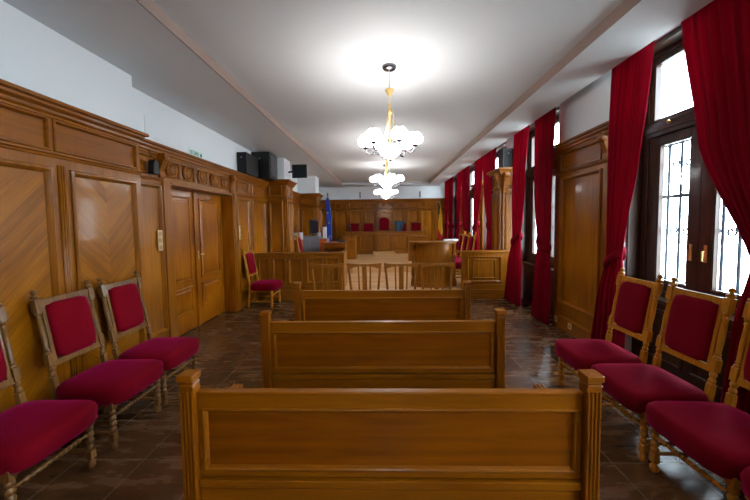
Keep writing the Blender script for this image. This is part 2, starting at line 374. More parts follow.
def panelling(label, loc, rz, L, bays, H=2.57, th=0.05, frieze=(2.18, 2.42), low=0.16, ptop=2.06, pbot=0.3, e0=True, e1=True,
              cor=0.085, back=0.0, veneer=None, corbels=(), fr_bays=None, bottom=0.0, ledge=True, rosettes=(), cut=None, crun=0.0):
    r = root('trim_%d' % TRIM[0], loc, rz); TRIM[0] += 1; tag(r, label, 'wall panelling', kind='structure')
    vmat = veneer or w_veneer
    b = MB(); t2 = th - 0.018
    segs = [(0, L, bottom, H - 0.02)] if not cut else [(0, cut[0], bottom, H - .02), (cut[1], L, bottom, H - .02), (cut[0], cut[1], cut[2], H - .02)]
    for a, c2, z0, z1 in segs: b.box(a, c2, -t2, back, z0, z1)
    # stiles and rails standing proud of the fields
    zt = frieze[0] - 0.03
    us = [0] + [v for p in bays for v in p] + [L]
    for i in range(0, len(us), 2):
        if us[i + 1] - us[i] > 0.002:
            if cut and us[i] < cut[0] and us[i + 1] > cut[1]:
                b.box(us[i], cut[0], -th, -t2, bottom, zt); b.box(cut[1], us[i + 1], -th, -t2, bottom, zt); b.box(cut[0], cut[1], -th, -t2, cut[2], zt)
            else: b.box(us[i], us[i + 1], -th, -t2, bottom, zt)
    for a, c2 in bays: b.box(a, c2, -th, -t2, ptop, zt); b.box(a, c2, -th, -t2, bottom, pbot)
    if not cut or True: b.box(0, L, -th, -t2, frieze[1], H - .02)
    fb = fr_bays if fr_bays is not None else bays
    us = [0] + [v for p in fb for v in p] + [L]
    for i in range(0, len(us), 2):
        if us[i + 1] - us[i] > 0.002: b.box(us[i], us[i + 1], -th, -t2, zt, frieze[1])
    for a, c2 in fb: b.box(a, c2, -th, -t2, zt, frieze[0])
    b.build('panel_frame', w_pan, r)
    for a, c2 in bays:
        cx, cz = (a + c2) / 2, (ptop + pbot) / 2
        MB().box(a, c2, -t2 - 0.004, -t2, pbot, ptop).build('panel', vmat, r, off=(cx, 0, cz + (0.25 if vmat is w_chev else 0)))
        MB().ring(a - .02, c2 + .02, pbot - .02, ptop + .02, [(i, o + t2 if i > .04 else o + th) for i, o in MOULD]).build('panel_moulding', w_pan, r)
    for a, c2 in fb:
        MB().box(a, c2, -t2 - 0.004, -t2, frieze[0], frieze[1]).build('frieze_panel', w_panh, r)
        MB().ring(a - .01, c2 + .01, frieze[0] - .01, frieze[1] + .01, [(i * .6, o * .7 + th if i < .04 else t2) for i, o in MOULD]).build('frieze_moulding', w_panh, r)
    h0 = H - 0.13
    prof = [(th, h0), (th + .012, h0 + .004), (th + .012, h0 + .02), (th + .03, h0 + .035), (th + .034, h0 + .055), (th + cor * .65, h0 + .075), (th + cor * .7, h0 + .092), (th + cor, h0 + .1), (th + cor, h0 + .122), (th + cor * .9, H)]
    MB().run(L + crun, prof, back, e0, e1).build('cornice', w_panh, r)
    if ledge:
        z = frieze[0] - .058
        p2 = [(th, z), (th + .012, z + .006), (th + .016, z + .018), (th + .03, z + .026), (th + .03, z + .036), (th, z + .044)]
        MB().run(L, p2, -th + .001, False, False).build('frieze_ledge', w_panh, r)
    if low and not cut:
        MB().run(L, [(th, bottom), (th + .018, bottom), (th + .018, bottom + low - .03), (th + .008, bottom + low), (th, bottom + low)], -th + .001, False, False).build('skirting', w_panh, r)
    elif low:
        for a, c2 in ((0, cut[0]), (cut[1], L)):
            MB().run(c2 - a, [(th, 0), (th + .018, 0), (th + .018, low - .03), (th + .008, low), (th, low)], -th + .001, False, False, u0=a).build('skirting', w_panh, r)
    for u in corbels: corbel(u, frieze[0] - .05, H - .1, .09, r, th)
    for u, rr in rosettes: rosette(u, (frieze[0] + frieze[1]) / 2, -th + .012, rr, r)
    return r

# left wall, near section standing proud of the rest of the wall
r_near = panelling('tall oak panelling with herringbone veneer fields behind the left row of chairs', (XL, Y0, 0), LEFT, 3.45 - Y0,
    [(u0 - Y0, u1 - Y0) for u0, u1 in ((-4.4, -3.6), (-3.4, -2.6), (-2.4, -1.6), (-1.4, -0.6), (-.42, .38), (.62, 1.44), (1.66, 2.49), (2.68, 3.36))],
    fr_bays=[(u0 - Y0, u1 - Y0) for u0, u1 in ((-4.4, -3.6), (-3.4, -2.6), (-2.4, -1.6), (-1.4, -0.6), (-.42, .38), (.6, 1.48), (1.6, 2.50), (2.55, 3.40))],
    crun=-.1, H=2.56, frieze=(2.19, 2.42), veneer=w_chev, e0=False, cor=0.09, ptop=2.04)
# slim half-round reeds on the stile between the two herringbone fields
for u in (2.565, 2.585, 2.605):
    MB().lathe((u - Y0, -0.052, .18), (u - Y0, -0.052, 2.08), [(0, .011), (1, .011)], 8).build('reed', w_pan, r_near)
# left wall from the step to the pier, with the doorway
DY0, DY1 = 4.24, 6.0
LF0 = 3.45; LFL = 7.8 - LF0
hdr = [(4.28 + .355 * k - .16 - LF0, 4.28 + .355 * k + .16 - LF0) for k in range(5)]
r_far = panelling('oak panelling with carved rosette frieze around the double door', (XLF, LF0, 0), LEFT, LFL,
    [(3.52 - LF0, 4.04 - LF0), (6.2 - LF0, 6.72 - LF0), (6.92 - LF0, 7.62 - LF0)], H=2.58, frieze=(2.22, 2.42), e0=False, e1=False, ptop=2.08,
    fr_bays=[(3.54 - LF0, 3.99 - LF0)] + hdr + [(6.2 - LF0, 6.72 - LF0), (6.92 - LF0, 7.62 - LF0)], cut=(DY0 - LF0, DY1 - LF0, 2.14), ledge=False,
    rosettes=[(4.28 + .355 * k - LF0, .108) for k in range(5)], corbels=(4.06 - LF0, 5.93 - LF0))
for a, b_ in ((0, 4.06 - LF0), (6.04 - LF0, LFL)):
    MB().run(b_ - a, [(.05, 2.14), (.06, 2.146), (.064, 2.158), (.078, 2.166), (.078, 2.176), (.05, 2.184)], -.049, False, False, u0=a).build('frieze_ledge', w_panh, r_far)
# door casing and jambs
b = MB(); b.box(DY0 - LF0 - .16, DY0 - LF0 - .02, -.075, -.05, 0, 2.17); b.box(DY1 - LF0 + .02, DY1 - LF0 + .14, -.075, -.05, 0, 2.17); b.build('door_casing', w_pan, r_far, bevel=.006)
b = MB(); b.box(DY0 - LF0 - .015, DY0 - LF0 + .015, -.062, .158, 0, 2.13); b.box(DY1 - LF0 - .015, DY1 - LF0 + .015, -.062, .158, 0, 2.13); b.box(DY0 - LF0 + .015, DY1 - LF0 - .015, -.062, .158, 2.125, 2.155)
b.build('door_jamb', w_door, r_far)
# double door
d = root('door_1', (-2.95, DY0, 0), LEFT); tag(d, 'honey oak panelled double door set deep in the left wall', 'door', kind='structure')
for k in range(2):
    wL = (DY1 - DY0) / 2 - .018; u = .016 + k * (wL + .004)
    leaf = MB().box(u, u + wL, 0, .045, .01, 2.122).build('door_leaf', w_door, d)
    for z0, z1 in ((.76, 2.02),):
        MB().ring(u + .13, u + wL - .13, z0, z1, [(0, 0), (0, .016), (.02, .022), (.03, .004), (.05, .004), (.07, .016)]).build('door_moulding', w_door, leaf)
        MB().box(u + .2, u + wL - .2, -.016, 0, z0 + .07, z1 - .07).build('door_panel', w_door, leaf)
    MB().ring(u + .13, u + wL - .13, .28, .68, [(0, 0), (0, .016), (.02, .022), (.03, .004), (.05, .004), (.07, .016)]).build('door_moulding', w_door, leaf)
    MB().box(u + .2, u + wL - .2, -.016, 0, .35, .61).build('door_panel', w_door, leaf)
    if k == 0: MB().box(u + wL - .03, u + wL + .03, -.03, 0, .01, 2.12).build('astragal', w_door, leaf, bevel=.008)
h = MB(); uu = (DY1 - DY0) / 2 + .07
h.box(uu - .014, uu + .014, -.008, 0, 1.06, 1.2); h.lathe((uu, 0, 1.14), (uu, -.06, 1.14), [(0, .01), (1, .01)], 8); h.bar((uu - .01, -.055, 1.14), (uu + .08, -.055, 1.14), .014, .014)
h.build('door_handle', m_brass, d, bevel=.003)

# pier one (left)
w = MB().box(-3.0, -2.32, 7.83, 8.35, 0, H_SIDE + .02).build('wall_pier', m_white); tag(w, 'white wall pillar rising above the near left panelled pier', 'wall', kind='structure')
panelling('oak panelled front of the near left pier beside the court rail', (-2.77, 7.83, 0), FRONT, .47, [(.1, .39)], H=2.64, bottom=.2, frieze=(2.26, 2.5), ptop=2.12, pbot=.5, e0=False, low=.14, back=.0)
panelling('oak panelled inner side of the near left pier', (-2.32, 7.80, 0), LEFT, .55, [(.12, .43)], H=2.64, bottom=.2, frieze=(2.26, 2.5), ptop=2.12, pbot=.5, e0=False, low=.14)
panelling('oak panelling between the two left piers', (XLF, 8.35, 0), LEFT, 2.45, [(.1, .75), (.9, 1.55), (1.7, 2.35)], H=2.58, bottom=.4, frieze=(2.22, 2.42), ptop=2.08, pbot=.6, e0=False, e1=False)
w = MB().box(-3.0, -2.2, 10.83, 11.4, 0, H_SIDE + .02).build('wall_pier', m_white); tag(w, 'white wall pillar rising above the far left panelled pier', 'wall', kind='structure')
panelling('oak panelled front of the far left pier', (-2.77, 10.83, 0), FRONT, .59, [(.1, .5)], H=2.58, bottom=.4, frieze=(2.2, 2.44), ptop=2.06, pbot=.6, e0=False)
panelling('oak panelled inner side of the far left pier', (-2.2, 10.80, 0), LEFT, .6, [(.12, .48)], H=2.58, bottom=.4, frieze=(2.2, 2.44), ptop=2.06, pbot=.6, e0=False)
panelling('oak panelling in the far left corner', (XLF, 11.4, 0), LEFT, Y1 - 11.4, [(.1, 1.3), (1.5, 2.7)], H=2.58, bottom=.4, e0=False, e1=False, pbot=.6)
# back wall: nine narrow bays with rosettes, the middle one carved
bays = []; L = 5.5; nb = 9; ww = L / nb
for k in range(nb): bays.append((k * ww + .07, (k + 1) * ww - .07))
ros = []
for u in (2.02, 2.37, 2.75, 3.13, 3.48, .9, 4.5): ros.append((u, .075))
panelling('oak panelling with rosettes across the far wall', (-2.75, Y1, 0), FRONT, L, bays, H=2.61, bottom=.4, frieze=(2.24, 2.48), ptop=2.14, pbot=.7, e0=False, e1=False, rosettes=ros, cor=.06)
# right wall
def rp(a, b_, label, bays, dx=0.0, **k):   # u runs towards the viewer
    return panelling(label, (XR - dx, b_, 0), RIGHT, b_ - a, [(b_ - q1, b_ - q0) for q0, q1 in bays], H=2.71, frieze=(2.33, 2.56), ptop=2.2, **k)
rp(Y0, -0.8, 'oak panelling on the window wall behind the viewer', [(-1.6, -.9)], e0=True, e1=False)
rp(0.9, 2.2, 'oak panelling on the near window wall beside the chairs', [(1.02, 2.08)])
r_p1 = rp(3.93, 5.17, 'oak panelled pier with bracketed cornice between the first two windows', [(4.1, 5.0)], pbot=.4, low=.2, corbels=(.07, 1.17), cor=.1, dx=.13, back=.0)
rp(9.35, 10.25, 'oak panelled pier between the third and fourth windows', [(9.5, 10.1)], bottom=.4, pbot=.6, corbels=(.08, .82))
rp(11.65, 12.5, 'oak panelled pier between the fourth and fifth windows', [(11.8, 12.35)], bottom=.4, pbot=.6, corbels=(.08, .77))
rp(13.7, Y1, 'oak panelling in the far right corner', [(13.8, 14.2)], bottom=.4, pbot=.6, e1=True)
w = MB().box(2.5, 3.0, 7.12, 7.65, 0, 2.7).build('wall_pier', m_white); tag(w, 'masonry core of the panelled pier beside the right court rail', 'wall', kind='structure')
panelling('oak panelled front of the right pier under the black loudspeaker', (2.5, 7.12, 0), FRONT, .29, [(.06, .24)], H=2.71, frieze=(2.33, 2.56), ptop=2.2, pbot=.5, e1=False, bottom=.0, corbels=(.05,))
panelling('oak panelled inner side of the right pier', (2.5, 7.65, 0), RIGHT, .53, [(.1, .41)], H=2.71, frieze=(2.33, 2.56), ptop=2.2, pbot=.5, bottom=.2, e1=False, corbels=(.47,))

# ---------------------------------------------------------------- windows
def window(i, a, b_):
    Wd = b_ - a
    r = root('window_%d' % i, (2.99, b_, 0), RIGHT)
    names = ['farthest behind the viewer', 'behind the viewer', 'beside the near right chairs', 'between the panelled piers', 'behind the right court rail', 'fourth along the right wall', 'farthest along the right wall']
    tag(r, 'tall dark walnut casement window with fanlight, ' + names[i - 1], 'window', kind='structure')
    z0, z1, zt = .78, 3.39, 2.55
    fr = MB(); fr.box(-.03, Wd + .03, -.2, .06, z1 - .03, z1 + .019); fr.box(-.03, 0, -.2, .06, z0, z1 - .03); fr.box(Wd, Wd + .03, -.2, .06, z0, z1 - .03); fr.box(0, .07, -.06, .06, z0, z1 - .03); fr.box(Wd - .07, Wd, -.06, .06, z0, z1 - .03); fr.box(.07, Wd - .07, -.06, .06, z1 - .08, z1 - .03); fr.box(.07, Wd - .07, -.06, .06, z0, z0 + .06)
    fr.build('window_frame', w_dark, r, bevel=.006)
    t = MB(); t.box(.07, Wd - .07, -.09, .06, zt - .07, zt + .07); t.box(.07, Wd - .07, -.11, -.09, zt - .03, zt + .02); t.build('transom', w_dark, r, bevel=.006)
    MB().box(-.05, Wd + .05, -.19, .0, z0 - .04, z0 + .0).build('window_sill', w_dark, r, bevel=.006)
    ap = MB().box(0, Wd, -.12, -.06, 0, z0 - .04).build('window_apron', w_dark, r)
    for k in range(2):
        u0_ = .1 + k * (Wd - .2) / 2
        MB().ring(u0_ + .03, u0_ + (Wd - .2) / 2 - .03, .12, .66, [(0, .12), (0, .135), (.03, .135), (.04, .122)]).build('apron_moulding', w_dark, ap)
    half = (Wd - .14) / 2
    for k in range(2):
        u = .07 + k * half; st_ = .125
        cs = MB()
        for (p, q, s_, t_) in ((u, u + st_, z0 + .06, zt - .07), (u + half - st_, u + half, z0 + .06, zt - .07)): cs.box(p, q, -.045, .02, s_, t_)
        cs.box(u + st_, u + half - st_, -.045, .02, z0 + .06, z0 + .17); cs.box(u + st_, u + half - st_, -.045, .02, zt - .16, zt - .07)
        co = cs.build('casement', w_dark, r, bevel=.006)
        MB().box(u + st_, u + half - st_, -.012, -.006, z0 + .17, zt - .16).build('pane', m_glass, co)
        MB().ring(u + st_ - .0, u + half - st_, z0 + .17, zt - .16, [(0, .045), (.012, .036), (.012, .0)]).build('glazing_bead', w_dark, co)
        hu = u + (half - .075 if k == 0 else .075)
        hb = MB(); hb.box(hu - .014, hu + .014, -.055, -.045, 1.2, 1.36); hb.lathe((hu, -.045, 1.3), (hu, -.085, 1.3), [(0, .008), (1, .008)], 8); hb.bar((hu, -.08, 1.305), (hu + (.0), -.08, 1.21), .014, .014)
        hb.build('handle', m_brass, co, bevel=.002)
        fs_ = MB(); s2 = .05
        for (p, q, s_, t_) in ((u, u + s2, zt + .07, z1 - .08), (u + half - s2, u + half, zt + .07, z1 - .08)): fs_.box(p, q, -.045, .02, s_, t_)
        fs_.box(u + s2, u + half - s2, -.045, .02, zt + .07, zt + .12); fs_.box(u + s2, u + half - s2, -.045, .02, z1 - .14, z1 - .08)
        fo = fs_.build('fanlight', w_dark, r, bevel=.005)
        MB().box(u + s2, u + half - s2, -.012, -.006, zt + .12, z1 - .14).build('pane', m_glass, fo)
        kb = MB(); kb.lathe((u + half / 2, -.09, zt + .035), (u + half / 2, -.12, zt + .035), [(0, .01), (.4, .01), (.6, .02), (1, .014)], 10); kb.build('catch', m_brass, fo)
    # iron grille outside
    g = root('window_grille', (3.16, b_, .8), RIGHT); n = 9
    tag(g, 'wrought iron grille with spear tips outside the window ' + names[i - 1], 'grille', 'iron window grilles')
    for z in (.12, 1.05, 1.62): MB().box(-.02, Wd + .02, -.01, .01, z - .018, z + .018).build('rail', m_iron, g)
    for k in range(n):
        u = Wd * (k + .5) / n; hh = 1.78 if k % 2 else 1.62; bb = MB()
        bb.lathe((u, 0, 0), (u, 0, hh), [(0, .013), (.97, .013), (.98, .02), (1, .02)], 8)
        if k % 2: bb.add([(u - .03, 0, hh + .02), (u, -.012, hh), (u + .03, 0, hh + .02), (u, .012, hh), (u, 0, hh + .16)], [(0, 1, 4), (1, 2, 4), (2, 3, 4), (3, 0, 4), (3, 2, 1, 0)])
        bb.build('spear_bar', m_iron, g)
        if k < n - 1:
            cu = u + Wd / n / 2
            for zz in (.62, 1.34):
                pts = []
                for j in range(19): q = j * PI / 8; rr = .012 + .0022 * j; pts.append((cu + math.cos(q) * rr, 0, zz + .06 + math.sin(q) * rr))
                MB().tube(pts, .009, 6).build('scroll', m_iron, g)
for i, (a, b_) in enumerate(WINS): window(i + 1, a, b_)

# ---------------------------------------------------------------- curtains
def curtain(label, top, mid, tie, bot, tz, side, folds=7, zt=3.40, zb=.03, x0=2.46, seed=0, tied=True):
    """each argument is a (near, far) span in metres along the wall; tz is the tie height"""
    rnd = random.Random(seed)
    nz, nu = 46, folds * 14; vs = []; ph = [rnd.uniform(-.5, .5) for _ in range(6)]
    keys = [(zt, top), ((zt + tz) / 2 * .5 + tz * .5 + .35, mid), (tz, tie), (tz - .5, ((tie[0] * .45 + bot[0] * .55), (tie[1] * .45 + bot[1] * .55))), (zb, bot)]
    def span(z):
        for (za, a), (zb_, b2) in zip(keys, keys[1:]):
            if z >= zb_ - 1e-6:
                t = (za - z) / (za - zb_); t = t * t * (3 - 2 * t) * .4 + t * .6; return (a[0] + (b2[0] - a[0]) * t, a[1] + (b2[1] - a[1]) * t)
        return bot
    r = root('curtain', (x0, 0, 0)); tag(r, label, 'curtain', 'crimson curtains along the window wall')
    for iz in range(nz + 1):
        z = zt + (zb - zt) * iz / nz; a, b2 = span(z); wdt = b2 - a; amp = .045 + .04 * min(1, wdt / .5)
        near = math.exp(-((z - tz) / .22) ** 2)
        for iu in range(nu + 1):
            t = iu / nu; y = a + wdt * t
            q = 2 * PI * folds * t + ph[0] + .5 * math.sin(3 * z + ph[1] * 6)
            x = amp * (.5 - abs(math.sin(q / 2)) ** .8) * (.75 + .25 * math.sin(7.3 * t + ph[2] * 9)) + .012 * math.sin(2.3 * q + z * 2 + ph[3])
            y += .01 * math.sin(q + 1.2 + z)
            x *= 1 - .35 * near
            vs.append((x, y, z))
    fs = [(iz * (nu + 1) + iu, (iz + 1) * (nu + 1) + iu, (iz + 1) * (nu + 1) + iu + 1, iz * (nu + 1) + iu + 1) for iz in range(nz) for iu in range(nu)]
    cl = MB().add(vs, fs, True).build('drape', m_curt, r); so = cl.modifiers.new('solid', 'SOLIDIFY'); so.thickness = .006
    if tied:
        a, b2 = tie; tb = MB(); n = 28; hh = .045; vs = []
        cx, cy, rx, ry = -.0, (a + b2) / 2, .085, (b2 - a) / 2 + .005
        for k in range(n):
            q = 2 * PI * k / n; yy = cy + math.sin(q) * ry; zz = tz + (yy - cy) / ry * .08 * side
            if math.cos(q) < 0: zz -= .03 * abs(math.cos(q))
            for dz, o in ((-hh, 1.0), (0, 1.06), (hh, 1.0)): vs.append((cx - math.cos(q) * -rx * o, cy + math.sin(q) * ry * o, zz + dz))
        fs = [(k * 3 + j, ((k + 1) % n) * 3 + j, ((k + 1) % n) * 3 + j + 1, k * 3 + j + 1) for k in range(n) for j in range(2)]
        t_ = tb.add(vs, fs, True).build('tieback', m_curt, r); so = t_.modifiers.new('solid', 'SOLIDIFY'); so.thickness = .008
    return r
curtain('near half of the nearest crimson curtain pair, cut by the right edge', (1.55, 2.9), (1.6, 2.68), (1.9, 2.26), (1.7, 2.45), 1.3, 1, 13, seed=1)
curtain('crimson curtain tied back beside the bracketed panelled pier behind the farthest right chair', (3.2, 3.68), (3.32, 3.72), (3.50, 3.72), (3.45, 3.98), 1.2, -1, 6, seed=2)
curtain('crimson curtain at the far edge of the bracketed pier, near half of the second pair', (4.93, 5.5), (4.98, 5.48), (5.03, 5.36), (5.0, 5.55), 1.25, 1, 6, seed=3)
curtain('crimson curtain with flared hem beside the court rail, far half of the second pair', (5.82, 6.42), (5.95, 6.44), (6.1, 6.44), (6.05, 6.82), 1.28, -1, 4, zb=.03, seed=4, x0=2.47)
curtain('crimson curtain just past the right pier, near half of the third pair', (7.5, 8.3), (7.55, 8.2), (7.6, 7.95), (7.55, 8.0), 1.5, 1, 6, zb=.43, seed=5)
curtain('crimson curtain in the third pair, far half above the maroon chairs', (8.32, 9.0), (8.55, 9.05), (8.8, 9.15), (8.75, 9.3), 1.5, -1, 5, zb=.43, seed=6)
curtain('narrow crimson curtain at the fourth window, near half', (9.75, 10.55), (9.8, 10.45), (9.85, 10.3), (9.8, 10.35), 1.5, 1, 5, zb=.43, seed=7)
curtain('narrow crimson curtain at the fourth window, far half', (10.57, 11.15), (10.8, 11.2), (10.9, 11.2), (10.85, 11.25), 1.5, -1, 4, zb=.43, seed=8)
curtain('narrow crimson curtain at the farthest window, near half', (11.95, 12.7), (12, 12.6), (12.05, 12.45), (12, 12.5), 1.5, 1, 4, zb=.43, seed=9)
curtain('narrow crimson curtain at the farthest window, far half by the striped flag', (12.72, 13.3), (12.9, 13.3), (13, 13.3), (12.95, 13.35), 1.5, -1, 4, zb=.43, seed=10)

# ---------------------------------------------------------------- upholstered chairs
def bead(n, r0_, r1_):
    p = []
    for k in range(n):
        a = k / n; b2 = 1 / n
        p += [(a, r0_), (a + b2 * .2, r1_ * .92), (a + b2 * .45, r1_), (a + b2 * .7, r1_ * .92), (a + b2 * .9, r0_)]
    return p + [(1, r0_)]
def velvet_chair(label, wmat):
    r = root('upholstered_chair'); tag(r, label, 'chair', 'crimson velvet chairs with turned frames')
    # seat cushion
    nx = 10; vs = []; fs = []; W2 = .268; yf, yb = -.31, .21
    rows = [(.325, .95), (.34, 1.0), (.42, 1.02), (.45, .985), (.464, .90), (.474, .6), (.478, .0)]
    m_ = 32; ring = []
    def se(q, p=6.0):
        c_, s_ = math.cos(q), math.sin(q); k = (abs(c_) ** p + abs(s_) ** p) ** (-1 / p); return c_ * k, s_ * k
    for z, sc in rows[:-1]:
        for k in range(m_):
            a, b2 = se(2 * PI * k / m_); w_ = W2 * (1 - .06 * (b2 + 1) / 2); vs.append((a * sc * w_, (yf + yb) / 2 + b2 * sc * (yb - yf) / 2, z))
    for i in range(len(rows) - 2):
        for k in range(m_): k2 = (k + 1) % m_; fs.append((i * m_ + k, i * m_ + k2, (i + 1) * m_ + k2, (i + 1) * m_ + k))
    vs.append((0, (yf + yb) / 2, .478)); top = len(vs) - 1; i = len(rows) - 2
    fs += [(i * m_ + k, i * m_ + (k + 1) % m_, top) for k in range(m_)]; fs.append(tuple(reversed(range(m_))))
    MB().add(vs, fs, True).build('seat', m_seat, r)
    MB().box(-.23, .23, -.24, .2, .30, .35).build('seat_rail', wmat, r, bevel=.005)
    # posts: lean back above the seat
    def P(x, z):
        y = .2 if z < .45 else .2 + (z - .45) * .17
        return (x, y, z)
    for s_ in (-1, 1):
        x = s_ * .215; b = MB()
        b.bar(P(x, .44), P(x, .52), .038, .038); b.lathe(P(x, .52), P(x, .60), bead(2, .014, .021), 10); b.bar(P(x, .60), P(x, .685), .042, .042)
        b.lathe(P(x, .685), P(x, .99), [(0, .020), (.04, .022), (.07, .014), (.1, .02), (.14, .015), (.5, .018), (.84, .014), (.88, .02), (.92, .014), (.96, .022), (1, .02)], 10)
        b.bar(P(x, .99), P(x, 1.085), .044, .044)
        b.lathe(P(x, 1.085), P(x, 1.155), [(0, .015), (.15, .026), (.3, .026), (.4, .012), (.55, .012), (.7, .02), (.85, .017), (1, .003)], 10)
        b.build('back_post', wmat, r, bevel=.003)
        b = MB(); b.bar((x, .2, .45), (x, .2, .30), .036, .036); b.bar((x, .2, .30), (x, .235, 0), .034, .034, w1=.028, d1=.028); b.build('leg', wmat, r, bevel=.003)
        b = MB(); xf = s_ * .235; b.bar((xf, -.225, .35), (xf, -.225, .29), .044, .044)
        b.lathe((xf, -.225, .29), (xf, -.225, .12), bead(4, .014, .024), 12); b.bar((xf, -.225, .12), (xf, -.225, .065), .04, .04)
        b.lathe((xf, -.225, .065), (xf, -.225, 0), [(0, .014), (.2, .014), (.4, .024), (.8, .024), (1, .016)], 12)
        b.build('leg', wmat, r, bevel=.003)
        b = MB(); b.lathe((xf, -.21, .12), (s_ * .217, .21, .12), [(0, .01), (.25, .012), (.3, .018), (.35, .012), (.5, .016), (.65, .012), (.7, .018), (.75, .012), (1, .01)], 10)
        b.build('side_stretcher', wmat, r)
    b = MB(); b.lathe((-.21, -.225, .235), (.21, -.225, .235), [(0, .010)] + [(.1 + .8 * t, q) for t, q in bead(11, .009, .016)] + [(1, .010)], 10); b.build('front_stretcher', wmat, r)
    b = MB(); b.lathe((-.21, .225, .10), (.21, .225, .10), [(0, .012), (1, .012)], 8); b.build('rear_stretcher', wmat, r)
    # back frame
    b = MB()
    for z, hgt in ((.61, .045), (1.055, .05)): b.bar(P(-.2, z), P(.2, z), .024, hgt, up=(0, .17, 1))
    for s_ in (-1, 1): b.bar(P(s_ * .178, .62), P(s_ * .178, 1.04), .028, .02, up=(0, 1, 0))
    b.build('back_frame', wmat, r, bevel=.004)
    # back cushion, padded on the front and flat behind
    vs = []; fs = []; cz = .838; hw, hh = .166, .205
    def Q(a, c2, d): z = cz + c2; y = .2 + (z - .45) * .17; return (a, y + d, z)
    lay = [(.95, .012), (1.0, .0), (1.0, -.02), (.94, -.036), (.8, -.044), (.5, -.05)]
    for sc, dd in lay:
        for k in range(m_): a, c2 = se(2 * PI * k / m_, 8); vs.append(Q(a * hw * sc, c2 * hh * sc, dd))
    for i in range(len(lay) - 1):
        for k in range(m_): k2 = (k + 1) % m_; fs.append((i * m_ + k2, i * m_ + k, (i + 1) * m_ + k, (i + 1) * m_ + k2))
    vs.append(Q(0, 0, -.052)); i = len(lay) - 1; fs += [(i * m_ + (k + 1) % m_, i * m_ + k, len(vs) - 1) for k in range(m_)]; fs.append(tuple(range(m_)))
    MB().add(vs, fs, True).build('back_cushion', m_seat, r)
    return r
GL = 'crimson velvet chairs along the left wall'; GR = 'crimson velvet chairs along the windows'
XLc, XRc = -2.185, 1.925
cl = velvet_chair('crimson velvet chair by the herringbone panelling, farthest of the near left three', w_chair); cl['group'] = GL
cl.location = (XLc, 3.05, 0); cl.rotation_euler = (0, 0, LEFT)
dup(cl, (XLc, 2.495, 0), label='crimson velvet chair by the herringbone panelling, middle of the near left three', group=GL)
dup(cl, (XLc, 1.84, 0), label='crimson velvet chair at the left picture edge, nearest on the left side', group=GL)
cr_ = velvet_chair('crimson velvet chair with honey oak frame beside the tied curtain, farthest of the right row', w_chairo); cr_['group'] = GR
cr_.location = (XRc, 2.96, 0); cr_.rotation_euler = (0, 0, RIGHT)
dup(cr_, (XRc, 2.40, 0), label='crimson velvet chair before the window handles, second from the far end of the right row', group=GR)
dup(cr_, (XRc, 1.84, 0), label='crimson velvet chair by the near tieback, its backrest cut by the right picture edge', group=GR)
dup(cr_, (XRc, 1.28, 0), label='crimson velvet chair in the lower right corner, only its seat corner in view', group=GR)
dup(cr_, (-2.39, 6.5, 0), LEFT, 'crimson velvet chair standing alone between the double door and the left court rail', 'crimson velvet chairs around the court rail')
dup(cr_, (-1.98, 8.8, .2), LEFT + .1, 'crimson velvet chair behind the left court rail beside the pier', 'crimson velvet chairs around the court rail')
for k, q in enumerate(('nearest of the close row behind the right court rail', 'middle of the close row behind the right court rail', 'farthest of the close row behind the right court rail')):
    dup(cr_, (1.80, 7.93 + .552 * k, .2), RIGHT, 'crimson velvet chair, ' + q, 'crimson velvet chairs around the court rail')

# ---------------------------------------------------------------- benches
def bench(label):
    """origin at the floor under the centre of the back, seat faces +y (away from the viewer)"""
    r = root('bench'); tag(r, label, 'bench', 'oak benches down the centre of the hall')
    W2 = .925; D = .04
    b = MB(); b.box(-W2, W2, 0, .03, .70, .78); b.box(-W2, W2, 0, .03, .36, .40); b.box(-W2, -W2 + .03, 0, .03, .40, .70); b.box(W2 - .03, W2, 0, .03, .40, .70)
    b.box(-W2, W2, 0, .03, .10, .30)
    b.build('back_frame', w_benchf, r, bevel=.004)
    MB().box(-W2, W2, -.008, .034, .775, .792).build('top_rail', w_benchf, r, bevel=.005)
    MB().box(-W2 + .03, W2 - .03, .010, .022, .40, .70).build('back_panel', w_bench, r)
    MB().ring(-W2 + .022, W2 - .022, .392, .708, [(0, 0), (0, .005), (.008, .008), (.016, .003), (.024, -.01)]).build('panel_moulding', w_benchf, r)
    MB().box(-W2, W2, -.014, .03, .31, .35).build('lower_rail', w_benchf, r, bevel=.006)
    for s_ in (-1, 1):
        x = s_ * .962; b = MB(); b.box(x - .034, x + .034, -.028, .035, 0, .825)
        for k in range(4): b.box(x - .031 + k * .0175, x - .031 + k * .0175 + .010, -.034, -.028, .06, .805)
        b.build('end_post', w_benchv, r, bevel=.0025)
        b = MB(); b.box(x - .036, x + .036, -.036, .037, .825, .838); b.box(x - .034, x + .034, -.03, .035, .838, .852); b.box(x - .040, x + .040, -.040, .041, .852, .885)
        b.build('post_cap', w_benchv, r, bevel=.006)
        xa = s_ * .957
        b = MB(); b.bar((xa, .035, .565), (xa, .50, .545), .05, .035); b.build('arm_rest', w_benchv, r, bevel=.006)
        b = MB(); b.box(xa - .034, xa + .034, .44, .51, 0, .525)
        for k in range(3): b.box(xa - .03 + k * .023, xa - .016 + k * .023, .425, .52, .52, .575)
        b.build('leg', w_benchv, r, bevel=.004)
        MB().box(x - .02, x + .02, .035, .44, .1, .42).build('end_panel', w_benchv, r, bevel=.004)
    MB().box(-.895, .895, .03, .50, .42, .45).build('seat', w_bench, r, bevel=.008)
    MB().box(-.89, .89, .44, .47, .30, .42).build('seat_apron', w_bench, r, bevel=.004)
    return r
bn = bench('nearest oak bench with a wide framed back panel and fluted end posts'); bn.location = (.005, 1.555, 0)
dup(bn, (-.025, 2.69, 0), label='middle oak bench, its back seen beyond the top rail of the nearest one')
